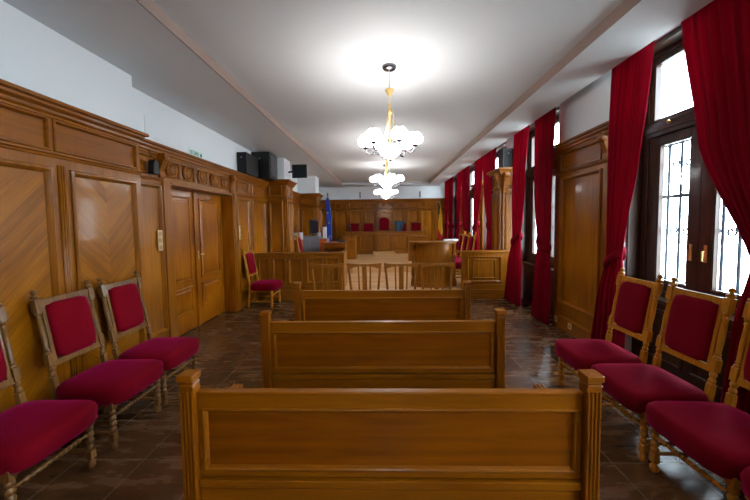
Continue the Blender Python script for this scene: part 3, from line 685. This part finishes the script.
b3 = dup(bn, (-.035, 3.85, 0), label='farthest oak bench, just before the row of slatted chairs'); b3.scale = (1.03, 1.03, 1.03)

# ---------------------------------------------------------------- slatted chairs
def slat_chair(label):
    r = root('slat_back_chair'); tag(r, label, 'chair', 'slat backed wooden chairs in a row')
    for s_ in (-1, 1):
        b = MB(); b.bar((s_ * .19, 0, 0), (s_ * .19, .0, .45), .035, .035); b.bar((s_ * .19, 0, .45), (s_ * .235, -.07, .99), .034, .036); b.build('leg', w_slat, r, bevel=.004)
        b = MB(); b.bar((s_ * .2, .4, 0), (s_ * .2, .4, .43), .034, .034, w1=.04, d1=.04); b.build('leg', w_slat, r, bevel=.004)
        b = MB(); b.bar((s_ * .195, .02, .2), (s_ * .2, .39, .2), .02, .03); b.build('stretcher', w_slat, r, bevel=.003)
    # crest rail: dips in the middle, brackets down at the ends
    pts = [(-.262, .985), (-.262, 1.01)]
    for k in range(13): t = k / 12; x = -.25 + .5 * t; pts.append((x, 1.012 - .014 * math.sin(PI * t)))
    pts += [(.262, 1.01), (.262, .985), (.232, .96), (.205, .93)]
    for k in range(9): t = k / 8; x = .195 - .39 * t; pts.append((x, .935 + .028 * math.sin(PI * t) ** .5))
    pts += [(-.205, .93), (-.232, .96)]
    MB().prismy(pts, -.088, -.062).build('crest_rail', w_slat, r, bevel=.004)
    b = MB(); b.bar((-.19, -.01, .55), (.19, -.01, .55), .02, .04); b.build('lower_back_rail', w_slat, r, bevel=.003)
    for x, w_ in ((-.088, .022), (0, .07), (.088, .022)):
        MB().bar((x * .9, -.01, .54), (x, -.068, .96), w_, .012).build('slat', w_slat, r, bevel=.002)
    MB().box(-.22, .22, -.0, .43, .43, .46).build('seat', w_slat, r, bevel=.01)
    return r
sx = [-.81, -.295, .255, .79]
sc = slat_chair('slat backed oak chair before the left court rail, leftmost of the row'); sc.location = (-.85, 4.95, 0)
for x, l_ in ((-.295, 'second from the left, its back against the light parquet'), (.25, 'third from the left, overlapping the next chair'), (.775, 'rightmost of the row, before the curved desk')):
    dup(sc, (x, 4.95, 0), label='slat backed oak chair, ' + l_)

# ---------------------------------------------------------------- court rails
def court_rail(label, x0, x1, bays, raised=None, post=None):
    r = root('court_rail', (x0, 6.93, .2)); L = x1 - x0; tag(r, label, 'railing', 'panelled court rails')
    H = .80
    b = MB(); b.box(0, L, 0, .06, 0, H - .04)
    us = [0] + [v for p in bays for v in p] + [L]
    for i in range(0, len(us), 2): b.box(us[i], us[i + 1], -.018, 0, 0, H - .04)
    for a, c2 in bays: b.box(a, c2, -.018, 0, 0, .16); b.box(a, c2, -.018, 0, H - .12, H - .04)
    b.build('rail_body', w_barv, r)
    for a, c2 in bays:
        MB().ring(a - .01, c2 + .01, .15, H - .11, [(0, .018), (0, .03), (.014, .034), (.028, .02), (.034, 0)]).build('panel_moulding', w_barv, r)
        if c2 - a > .34: MB().ring(a + .1, c2 - .1, .22, H - .18, [(0, 0), (0.0, .012), (.016, .016), (.03, .0)]).build('inner_moulding', w_barv, r)
    MB().box(-.02, L + .02, -.05, .11, H - .04, H).build('cap_rail', w_bar, r, bevel=.01)
    MB().box(0, L, -.03, 0, 0, .09).build('skirting', w_bar, r, bevel=.004)
    if post:
        u = post; b = MB(); b.box(u - .035, u + .035, -.035, .035, 0, H + .0); b.box(u - .06, u + .06, -.06, .06, H - .01, H + .02); b.add([(u - .05, -.05, H + .02), (u + .05, -.05, H + .02), (u + .05, .05, H + .02), (u - .05, .05, H + .02), (u, 0, H + .07)], [(0, 1, 4), (1, 2, 4), (2, 3, 4), (3, 0, 4)])
        b.build('end_post', w_bar, r, bevel=.004)
    return r
court_rail('panelled oak court rail running from the left wall', -2.72, -.84, [(.08, .30), (.38, .64), (.72, .98), (1.10, 1.42), (1.50, 1.76)])
court_rail('short panelled oak court rail joining the right pier', 1.61, 2.68, [(.12, .80)], post=.0)
# wooden front of the platform step
s_ = MB(); s_.box(-2.74, -.84, 6.875, 6.9, 0, .2); s_.box(1.55, 2.74, 6.875, 6.9, 0, .2)
tag(s_.build('trim_%d' % TRIM[0], w_bar), 'oak boarded riser under the court rails', 'trim', kind='structure'); TRIM[0] += 1
# return rail running back from the end of the left rail
rr = root('court_rail', (-.89, 7.06, .2), RIGHT + PI); tag(rr, 'short oak return at the free end of the left court rail', 'railing', 'panelled court rails')
MB().box(.02, .5, -.03, .03, 0, .75).build('rail_body', w_barv, rr, bevel=.004); MB().box(.0, .52, -.05, .05, .75, .79).build('cap_rail', w_bar, rr, bevel=.008)

# curved desk
r = root('curved_desk', (1.08, 7.36, .2)); tag(r, 'bow fronted oak desk with turned corner columns inside the court rail', 'desk')
def arc(a, d, n=20): return [(-a * math.cos(PI * k / n), -d * math.sin(PI * k / n)) for k in range(n + 1)]
b = MB(); p = arc(.41, .29); b.prism(p + [(.41, .06), (-.41, .06)], 0, .93); b.build('curved_front', w_barv, r)
b = MB(); p = arc(.425, .305); b.prism(p + [(.425, .06), (-.425, .06)], 0, .1); b.build('skirting', w_bar, r, bevel=.005)
b = MB(); p = arc(.51, .35); b.prism(p + [(.51, .22), (-.51, .22)], .95, .985); p = arc(.48, .33); b.prism(p + [(.48, .2), (-.48, .2)], .925, .95); b.build('desk_top', w_bar, r, bevel=.006)
for s_ in (-1, 1):
    b = MB(); b.box(s_ * .45 - .045, s_ * .45 + .045, -.1, -.01, 0, .12)
    b.lathe((s_ * .45, -.055, .12), (s_ * .45, -.055, .93), [(0, .04), (.04, .045), (.07, .03), (.2, .04), (.45, .028), (.6, .026), (.62, .045), (.68, .05), (.72, .028), (.8, .036), (.92, .028), (.95, .045), (1, .045)], 14)
    b.build('turned_column', w_bar, r)
pp = MB(); pp.cbox(0, 0, .012, .3, .21, .024); pp.cbox(.02, .01, .03, .28, .2, .012)
o = pp.build('paper_stack', m_paper, bevel=.002); o.location = (1.46, 7.36, 1.187); tag(o, 'small stack of white papers on the right end of the curved desk', 'papers')

# ---------------------------------------------------------------- judges' bench and dais
r = root('judges_bench', (0, 12.9, .4)); tag(r, 'long panelled oak judges bench before the far wall', 'desk')
b = MB(); b.box(-1.62, 1.62, 0, .06, 0, .82); b.box(-1.62, -1.56, .06, .4, 0, .82); b.box(1.56, 1.62, .06, .4, 0, .82); b.build('front_board', w_barv, r)
for u in (-1.55, -.95, .35, .95):
    MB().ring(u, u + .58, .14, .74, [(0, 0), (0, .02), (.02, .026), (.04, .004), (.05, 0)]).build('panel_moulding', w_barv, r)
b = MB(); b.box(-.33, .33, -.12, 0, 0, .86); b.build('centre_section', w_barv, r, bevel=.006)
MB().ring(-.27, .27, .14, .76, [(0, .12), (0, .14), (.02, .146), (.04, .124), (.05, .12)]).build('panel_moulding', w_barv, r)
MB().box(-1.66, 1.66, -.05, .42, .82, .86).build('desk_top', w_bar, r, bevel=.008); MB().box(-.37, .37, -.17, 0, .86, .9).build('centre_top', w_bar, r, bevel=.008)
MB().box(-1.64, 1.64, -.03, 0, 0, .09).build('skirting', w_bar, r, bevel=.004)
o = MB().box(-.42, .42, 12.48, 12.78, .4, .5).build('step', w_parq, bevel=.008); tag(o, 'low light wooden step before the middle of the judges bench', 'step')
def judge_chair(label, tall=False):
    r = root('judge_chair'); tag(r, label, 'chair', 'crimson backed judges chairs')
    hz = 1.24 if not tall else 1.62; w_ = .24 if not tall else .31
    b = MB(); b.box(-w_, w_, 0, .05, .42, hz)
    if tall: b.prismy([(-w_, hz), (w_, hz), (w_ * .8, hz + .09), (.1, hz + .13), (0, hz + .19), (-.1, hz + .13), (-w_ * .8, hz + .09)], 0, .05)
    b.build('back_frame', w_bar, r, bevel=.008)
    if tall:
        pts = [(-.21, .5), (.21, .5)] + [(.21 * math.cos(q), 1.28 + .15 * math.sin(q)) for q in [PI * k / 10 for k in range(11)]]
        MB().prismy(pts, -.045, 0).build('back_cushion', m_seat, r, bevel=.012)
    else: MB().box(-.2, .2, -.04, 0, .5, hz - .05).build('back_cushion', m_seat, r, bevel=.015)
    MB().box(-.24, .24, -.5, .0, .38, .47).build('seat', m_seat, r, bevel=.02)
    for x in (-.22, .22):
        for y in (-.46, .02): MB().box(x - .02, x + .02, y - .02, y + .02, 0, .4).build('leg', w_bar, r)
    if tall: rosette(0, hz + .02, .0, .05, r)
    return r
jc = judge_chair('crimson backed judge chair behind the bench, beside the dark microphone at its left end'); jc.location = (-1.24, 13.85, .4)
dup(jc, (-.63, 13.85, .4), label='square crimson judge chair immediately left of the tall arched one')
dup(jc, (.72, 13.85, .4), label='crimson judge chair with a slate blue garment over its back')
dup(jc, (1.33, 13.85, .4), label='square crimson judge chair at the right end of the bench')
tc_ = judge_chair('tall arched judge chair with a carved crest at the centre of the bench', True); tc_.location = (.02, 13.9, .4)
# garment on the fourth chair
vs = []; fs = []; n1_, n2_ = 14, 10
for j in range(n2_ + 1):
    for i in range(n1_ + 1):
        t, s2 = i / n1_, j / n2_; wd = .44 - .24 * s2
        vs.append((-.22 + .1 * s2 + wd * t, -.06 + .015 * math.sin(t * 15 + s2 * 3) - .02 * s2, 1.26 - .42 * s2 - .05 * abs(t - .4)))
for j in range(n2_):
    for i in range(n1_): a = j * (n1_ + 1) + i; fs.append((a, a + n1_ + 1, a + n1_ + 2, a + 1))
o = len(vs); gb = MB().add(vs, fs, True); gb.box(-.21, .2, -.06, .07, 1.225, 1.25)
g = gb.build('draped_garment', m_coat); so = g.modifiers.new('solid', 'SOLIDIFY'); so.thickness = .012; g.location = (.64, 13.84, .42)
tag(g, 'slate blue garment draped over a judge chair back', 'garment')

# small desks in the well of the court
def box_desk(name, label, cat, x, y, w_, d_, h_, z=.4, open_=False):
    r = root(name, (x, y, z)); tag(r, label, cat)
    if open_:
        for a in (-1, 1): MB().box(a * w_ / 2 - .03 * (a > 0), a * w_ / 2 + .03 * (a < 0), -d_ / 2, d_ / 2, 0, h_ - .03).build('side_panel', w_barv, r)
        MB().box(-w_ / 2 + .03, w_ / 2 - .03, d_ / 2 - .1, d_ / 2 - .07, .1, h_ - .03).build('modesty_panel', w_barv, r)
        MB().box(-w_ / 2 + .03, w_ / 2 - .03, -d_ / 2 + .02, -d_ / 2 + .04, h_ - .15, h_ - .03).build('apron', w_bar, r)
    else:
        MB().box(-w_ / 2, w_ / 2, -d_ / 2, d_ / 2, 0, h_ - .03).build('body', w_barv, r)
        MB().ring(-w_ / 2 + .06, w_ / 2 - .06, .12, h_ - .1, [(0, d_ / 2), (0, d_ / 2 + .014), (.02, d_ / 2 + .018), (.035, d_ / 2)]).build('panel_moulding', w_barv, r)
    MB().box(-w_ / 2 - .04, w_ / 2 + .04, -d_ / 2 - .04, d_ / 2 + .04, h_ - .03, h_).build('desk_top', w_bar, r, bevel=.008)
    if not open_: MB().box(-w_ / 2 - .015, w_ / 2 + .015, -d_ / 2 - .015, d_ / 2 + .015, 0, .08).build('skirting', w_bar, r, bevel=.004)
    return r
box_desk('clerk_desk', 'low open oak clerk desk with papers behind the left court rail', 'desk', -1.40, 9.62, .60, .5, .66, open_=True)
box_desk('lectern', 'oak box lectern with dark microphone left of the judges bench', 'lectern', -1.17, 11.35, .42, .4, .76)
box_desk('clerk_desk', 'small oak desk between the curved desk and the judges bench', 'desk', 1.06, 10.6, .56, .5, .78)
o = MB(); o.cbox(0, 0, .1, .05, .05, .2); o.lathe((0, 0, .2), (0, 0, .28), [(0, .02), (.5, .03), (1, .01)], 8); o.cbox(0, 0, .01, .12, .1, .02)
o = o.build('desk_figurine', w_bar); o.location = (1.28, 10.6, 1.181); tag(o, 'small wooden ornament on the small oak desk', 'ornament')
# microphone
r = root('microphone', (-1.1, 11.3, 1.16)); tag(r, 'black gooseneck microphone on the oak box lectern', 'microphone')
MB().lathe((0, 0, 0), (0, 0, .03), [(0, .06), (.7, .06), (1, .04)], 14).build('base', m_black, r)
MB().tube([(0, 0, .02), (-.01, 0, .15), (-.03, -.02, .26), (-.05, -.06, .33)], .012).build('gooseneck', m_black, r)
MB().lathe((-.045, -.05, .32), (-.07, -.11, .38), [(0, .02), (.3, .04), (.8, .04), (1, .015)], 10).build('head', m_black, r)
# telephone on the clerk desk
r = root('telephone', (-1.23, 9.62, 1.06)); tag(r, 'black desk telephone on the low clerk desk', 'telephone')
MB().add([(-.1, -.09, 0), (.1, -.09, 0), (.1, .09, 0), (-.1, .09, 0), (-.1, -.09, .02), (.1, -.09, .02), (.1, .09, .07), (-.1, .09, .07)], [(0, 3, 2, 1), (4, 5, 6, 7), (0, 1, 5, 4), (1, 2, 6, 5), (2, 3, 7, 6), (3, 0, 4, 7)]).build('body', m_black, r, bevel=.006)
MB().box(-.11, -.05, -.08, .09, .055, .1).build('handset', m_black, r, bevel=.012)
o = MB().box(-.12, .12, -.15, .15, 0, .012).build('document', mat('mauve_paper', (120, 90, 110), .8)); o.location = (-1.5, 9.62, 1.06); tag(o, 'mauve folder lying on the low clerk desk', 'folder')

# grey cabinet with monitor, orange cabinet
r = root('cabinet', (-2.16, 10.15, .4)); tag(r, 'grey office cabinet behind the left court rail', 'cabinet')
MB().box(-.3, .22, -.22, .22, 0, .78).build('body', m_grey, r, bevel=.004); MB().box(-.31, .22, -.24, .23, .78, .83).build('top', m_grey, r, bevel=.004)
MB().box(-.285, -.045, -.235, -.22, .05, .78).build('door', m_grey, r, bevel=.003); MB().box(-.035, .205, -.235, -.22, .05, .78).build('door', m_grey, r, bevel=.003)
r = root('cabinet', (-1.82, 10.15, .4)); tag(r, 'narrow orange fronted cabinet beside the grey one', 'cabinet')
MB().box(-.12, .11, -.22, .22, 0, .76).build('body', m_grey, r, bevel=.004); MB().box(-.11, .1, -.235, -.22, .04, .74).build('door', m_orange, r, bevel=.003)
r = root('computer_monitor', (-2.14, 10.1, 1.23), math.radians(73)); tag(r, 'black computer monitor on the grey cabinet', 'monitor')
MB().box(-.1, .1, -.08, .08, 0, .015).build('base', m_black, r, bevel=.004); MB().box(-.025, .025, .0, .03, .015, .14).build('stand', m_black, r)
MB().box(-.25, .25, -.03, .01, .06, .5).build('housing', m_black, r, bevel=.006); MB().box(-.23, .23, -.033, -.03, .085, .48).build('screen', m_screen, r)
def bld(b, name, mt, loc, label, cat, bev=.005, rz=0):
    o = b.build(name, mt, bevel=bev); o.location = loc; o.rotation_euler = (0, 0, rz); tag(o, label, cat); return o
r = root('printer', (-2.55, 9.6, 1.15)); tag(r, 'pale grey printer left of the computer monitor', 'printer')
m_lg = mat('light_grey_plastic', (176, 178, 184), .5)
MB().box(-.14, .17, -.17, .17, 0, .2).build('body', m_lg, r, bevel=.02); MB().box(-.1, .12, -.2, -.16, .07, .1).build('paper_tray', m_black, r, bevel=.004)
box_desk('side_table', 'small oak table under the pale grey printer', 'table', -2.55, 9.6, .3, .36, .75)
bld(MB().box(-.05, .05, -.06, .06, 0, .34), 'binder', m_paper, (-1.80, 10.1, 1.16), 'white upright binder on the orange fronted cabinet', 'binder')
bld(MB().box(-.04, .04, -.06, .06, 0, .1), 'box', m_lg, (-1.96, 10.02, 1.23), 'small pale box between monitor and binder on the cabinet', 'box')

# ---------------------------------------------------------------- flags
def flag(label, x, y, z0, z1, ztop, mats, wd, stars=None, tilt=0):
    r = root('flag', (x, y, .4)); tag(r, label, 'flag')
    p = MB(); p.lathe((0, 0, .0), (0, 0, .1), [(0, .14), (.3, .14), (.6, .06), (1, .03)], 16); p.build('flag_base', w_bar, r)
    p = MB(); p.lathe((0, 0, .08), (0, 0, ztop - .4), [(0, .016), (.955, .014), (.96, .03), (.975, .012), (1, .002)], 10); p.build('flagpole', m_chrome, r)
    nz, nu = 30, 36
    cols = [[] for _ in mats]; vs = []
    for j in range(nz + 1):
        t = j / nz; z = z1 + (z0 - z1) * t - .4; w_ = wd * (.35 + .65 * t ** .6)
        for i in range(nu + 1):
            s2 = i / nu; xx = (s2 - .45) * w_ + .03 * math.sin(3 * t); yy = -.03 - .035 * (1 + math.sin(s2 * 2 * PI * 3.5 + t)) ; vs.append((xx, yy, z - .06 * math.sin(s2 * PI) * t))
    faces = [[] for _ in mats]
    for j in range(nz):
        for i in range(nu):
            a = j * (nu + 1) + i
            k = 0 if len(mats) == 1 else min(len(mats) - 1, max(0, int((j / nz * 1.05 + i / nu * .55) * 2.05)))
            if len(mats) == 3: k = 0 if (j / nz + .55 * (i / nu)) < .42 else (1 if (j / nz + .25 * (1 - i / nu)) < .92 else 2)
            faces[k].append((a, a + nu + 1, a + nu + 2, a + 1))
    for k, m2 in enumerate(mats):
        o = MB().add(vs, faces[k], True).build('flag_cloth' if len(mats) == 1 else ('blue_band', 'yellow_band', 'red_band')[k], m2, r); so = o.modifiers.new('solid', 'SOLIDIFY'); so.thickness = .004
    for (sx_, sz_) in stars or ():
        pts = []
        for k in range(10): q = PI / 2 + k * PI / 5; rr = .035 if k % 2 == 0 else .015; pts.append((sx_ + rr * math.cos(q), sz_ - .4 + rr * math.sin(q)))
        MB().prismy(pts, -.114, -.108).build('star', m_star, r)
flag('blue flag with gold stars hanging on a pole at the far left', -1.85, 11.05, 1.08, 2.45, 2.64, [m_blue], .21,
     [(.01, 1.95), (.05, 1.62), (-.07, 1.45), (-.05, 1.2), (.06, 1.18)])
flag('blue, yellow and red striped flag on a pole at the far right', 2.06, 12.5, 1.0, 2.28, 2.42, [m_navy, m_yellow, m_red], .19)

# ---------------------------------------------------------------- electrical and audio
def loudspeaker(label, x0, x1, y0, y1, z0, z1, face):
    r = root('loudspeaker', ((x0 + x1) / 2, (y0 + y1) / 2, z0)); tag(r, label, 'loudspeaker'); hx, hy, h = (x1 - x0) / 2, (y1 - y0) / 2, z1 - z0
    MB().box(-hx, hx, -hy, hy, 0, h).build('cabinet', m_black, r, bevel=.006)
    if face == 'x': MB().box(hx, hx + .012, -hy + .05, hy - .05, .06, h - .05).build('grille', m_grille, r, bevel=.004)
    else: MB().box(-hx + .03, hx - .03, -hy - .012, -hy, .04, h - .04).build('grille', mat('black_grille', (34, 34, 36), .8), r, bevel=.004)
    MB().lathe((0 if face != 'x' else -hx * .1, -hy - .014, h * .75), (0 if face != 'x' else -hx * .1, -hy + .0, h * .75), [(0, .014), (1, .014)], 10).build('badge', m_lg, r)
    return r
loudspeaker('smaller black loudspeaker on the cornice past the double door', -2.785, -2.60, 6.35, 6.95, 2.582, 2.98, 'y')
loudspeaker('large black loudspeaker under the ceiling beside the near left pier', -2.785, -2.40, 7.06, 7.58, 2.582, 3.13, 'x')
loudspeaker('black loudspeaker on top of the right panelled pier', 2.52, 2.74, 7.16, 7.46, 2.712, 3.13, 'y')
r = root('wall_monitor', (-2.2, 8.3, 2.87)); tag(r, 'small black monitor on a bracket at the white left pillar', 'monitor')
MB().tube([(-.13, -.1, .0), (-.05, -.15, 0), (.06, -.2, 0)], .02).build('bracket', m_black, r); MB().box(.0, .36, -.24, -.2, -.16, .16).build('housing', m_black, r, bevel=.006); MB().box(.02, .34, -.243, -.24, -.14, .14).build('screen', m_screen, r)
r = root('wall_lamp', (XLF + .05, 3.86, 2.2), LEFT); tag(r, 'small black lantern shaped loudspeaker hung on the frieze before the door', 'wall speaker')  # hung loudspeaker, gives no light
MB().prismy([(-.04, 0), (.04, 0), (.052, .02), (.04, .13), (.02, .17), (-.02, .17), (-.04, .13), (-.052, .02)], -.1, -.02).build('housing', m_black, r, bevel=.01)
MB().tube([(-.0, -.04, .2), (-.01, -.03, .26), (.0, -.012, .3)], .006).build('hook', m_black, r)
def switch(label, x, y, z, rz, n=3, horiz=False):
    r = root('light_switch', (x, y, z), rz); tag(r, label, 'switch')
    MB().box(-.042, .042, -.008, 0, -.042 * n, .042 * n).build('plate', m_ivory, r, bevel=.003)
    for k in range(n): MB().box(-.026, .026, -.013, -.008, -.042 * n + .084 * k + .018, -.042 * n + .084 * k + .066).build('rocker', mat('ivory_rocker', (176, 136, 86), .4) if k == 0 and 'ivory_rocker' not in MATS else MATS['ivory_rocker'], r, bevel=.002)
switch('ivory triple light switch left of the double door', XLF + .06, 3.985, 1.42, LEFT)
switch('ivory triple light switch right of the double door', XLF + .078, 6.2, 1.45, LEFT)
def socket(label, y):
    r = root('wall_socket', (XR - .199, y, .10 + .02), RIGHT); tag(r, label, 'socket', 'sockets in the pier skirting')
    MB().box(-.045, .045, -.008, 0, -.045, .045).build('plate', m_ivory, r, bevel=.003); MB().lathe((0, -.008, 0), (0, -.011, 0), [(0, .024), (1, .022)], 14).build('insert', MATS['ivory_rocker'], r)
socket('ivory wall socket at the far end of the pier skirting', 5.04); socket('ivory wall socket midway along the pier skirting', 4.66)
# exit sign
r = root('exit_sign', (XLF + .001, 4.95, 2.66), LEFT); tag(r, 'small green and white exit sign above the double door', 'sign')
MB().box(-.17, .17, -.006, 0, -.06, .06).build('plate', m_signw, r)
cu = bpy.data.curves.new('lettering', 'FONT'); cu.body = 'IE\u0218IRE'; cu.size = .085; cu.extrude = .001; cu.align_x = 'CENTER'; cu.align_y = 'CENTER'; cu.materials.append(m_green)
tmp = bpy.data.objects.new('tmp', cu); COL.objects.link(tmp); bpy.context.view_layer.update(); me_ = bpy.data.meshes.new_from_object(tmp); bpy.data.objects.remove(tmp)
o = bpy.data.objects.new('lettering', me_); COL.objects.link(o); o.parent = r; o.location = (-.03, -.008, 0); o.rotation_euler = (PI / 2, 0, 0)
MB().prismy([(.115, -.02), (.115, .02), (.14, .02), (.14, .04), (.165, 0), (.14, -.04), (.14, -.02)], -.009, -.006).build('arrow', m_green, r)
# black service plate / cover lines on the white wall
o = MB().box(XLF, XLF + .006, 3.9, 4.2, 2.66, 2.9).build('wall_hatch', m_white, bevel=.002); tag(o, 'flat white service hatch on the wall above the panelling', 'hatch')
for x in (-1.0, 1.55):
    o = MB().box(x - .03, x + .03, Y1 - .03, Y1, 2.66, 2.92).build('wall_vent', m_grey, bevel=.004)
    tag(o, 'slim grey fixture on the far white wall, ' + ('left' if x < 0 else 'right') + ' of the chandeliers', 'fixture')

# ---------------------------------------------------------------- chandeliers
def chandelier(label):
    r = root('chandelier'); tag(r, label, 'chandelier', 'opal glass chandeliers'); zc = H_TRAY
    MB().lathe((0, 0, 0), (0, 0, -.05), [(0, .075), (.3, .077), (.7, .062), (1, .02)], 20).build('ceiling_canopy', m_chrome, r)
    MB().lathe((0, 0, -.05), (0, 0, -.24), [(0, .006), (1, .006)], 8).build('suspension_rod', m_pale_brass, r)
    MB().lathe((0, 0, -.24), (0, 0, -.32), [(0, .045), (.12, .05), (.5, .032), (.85, .012), (1, .008)], 18).build('holder_cup', m_brass, r)
    MB().lathe((0, 0, -.32), (0, 0, -.82), [(0, .008), (.12, .008), (.16, .02), (.2, .009), (.28, .022), (.34, .022), (.4, .01), (.96, .01), (1, .03)], 12).build('stem', m_brass, r)
    for k in range(6):
        q = -math.radians(10) - k * PI / 3; c_, s2 = math.cos(q), math.sin(q)
        if k % 2 == 0: MB().tube([(c_ * .02, s2 * .02, -.43), (c_ * .05, s2 * .05, -.58), (c_ * .10, s2 * .10, -.83)], .006, 6).build('stay', m_pale_brass, r)
        pts = [(c_ * a_, s2 * a_, z_) for a_, z_ in ((.08, -.84), (.12, -.81), (.155, -.84), (.185, -.895), (.225, -.91), (.258, -.885), (.262, -.845))]
        fine = []
        for i in range(len(pts) - 1):
            for j in range(4):
                t = j / 4; p0 = pts[max(i - 1, 0)]; p1 = pts[i]; p2 = pts[i + 1]; p3 = pts[min(i + 2, len(pts) - 1)]
                fine.append(tuple(.5 * ((2 * p1[a]) + (-p0[a] + p2[a]) * t + (2 * p0[a] - 5 * p1[a] + 4 * p2[a] - p3[a]) * t * t + (-p0[a] + 3 * p1[a] - 3 * p2[a] + p3[a]) * t ** 3) for a in range(3)))
        fine.append(pts[-1])
        arm = MB().tube(fine, .008, 8)
        sp = [(c_ * (.13 + .028 * math.cos(a) * (1 - a / 9)), s2 * (.13 + .028 * math.cos(a) * (1 - a / 9)), -.90 + .028 * math.sin(a) * (1 - a / 9)) for a in [j * .5 for j in range(13)]]
        arm.tube(sp, .005, 6)
        ao = arm.build('arm', m_chrome, r)
        x, y = c_ * .262, s2 * .262
        MB().lathe((x, y, -.85), (x, y, -.82), [(0, .012), (.3, .03), (1, .032)], 12).build('shade_holder', m_chrome, ao)
        # tulip shade with a scalloped lip
        vs = []; fs = []; n = 24
        prof = [(-.827, .03), (-.821, .054), (-.805, .078), (-.78, .088), (-.755, .084), (-.737, .072), (-.717, .056), (-.713, .058)]
        for z, rr in prof:
            for kk in range(n):
                a = 2 * PI * kk / n; w_ = rr * (1 + .05 * math.cos(6 * a) * (z + .835) / .12); dz = .012 * math.cos(6 * a) * max(0, (z + .755) / .05) * .5
                vs.append((x + math.cos(a) * w_, y + math.sin(a) * w_, z + dz))
        for i in range(len(prof) - 1):
            for kk in range(n): k2 = (kk + 1) % n; fs.append((i * n + kk, i * n + k2, (i + 1) * n + k2, (i + 1) * n + kk))
        fs.append(tuple(reversed(range(n))))
        MB().add(vs, fs, True).build('lamp_shade', m_lampglass, ao)
    MB().lathe((0, 0, -.80), (0, 0, -.85), [(0, .03), (.2, .07), (.5, .11), (.8, .125), (1, .12)], 28).build('crown_ring', m_pale_brass, r)
    MB().lathe((0, 0, -.85), (0, 0, -.965), [(0, .118), (.15, .122), (.45, .11), (.75, .075), (.95, .025), (1, .01)], 28).build('lamp_shade', m_lampglass, r)
    MB().lathe((0, 0, -.965), (0, 0, -.99), [(0, .014), (.4, .02), (1, .003)], 10).build('finial', m_chrome, r)
    return r
ch = chandelier('nearest brass chandelier with opal glass cups hanging over the benches'); ch.location = (.075, 3.62, H_TRAY)
dup(ch, (.07, 6.75, H_TRAY), label='middle opal glass chandelier hanging before the court rail')
dup(ch, (.07, 9.6, H_TRAY), label='farthest opal glass chandelier hanging before the judges bench')
dup(ch, (.075, -3.0, H_TRAY), label='opal glass chandelier hanging at the rear of the hall behind the viewer')  # out-of-view chandelier, added as fill from behind the camera
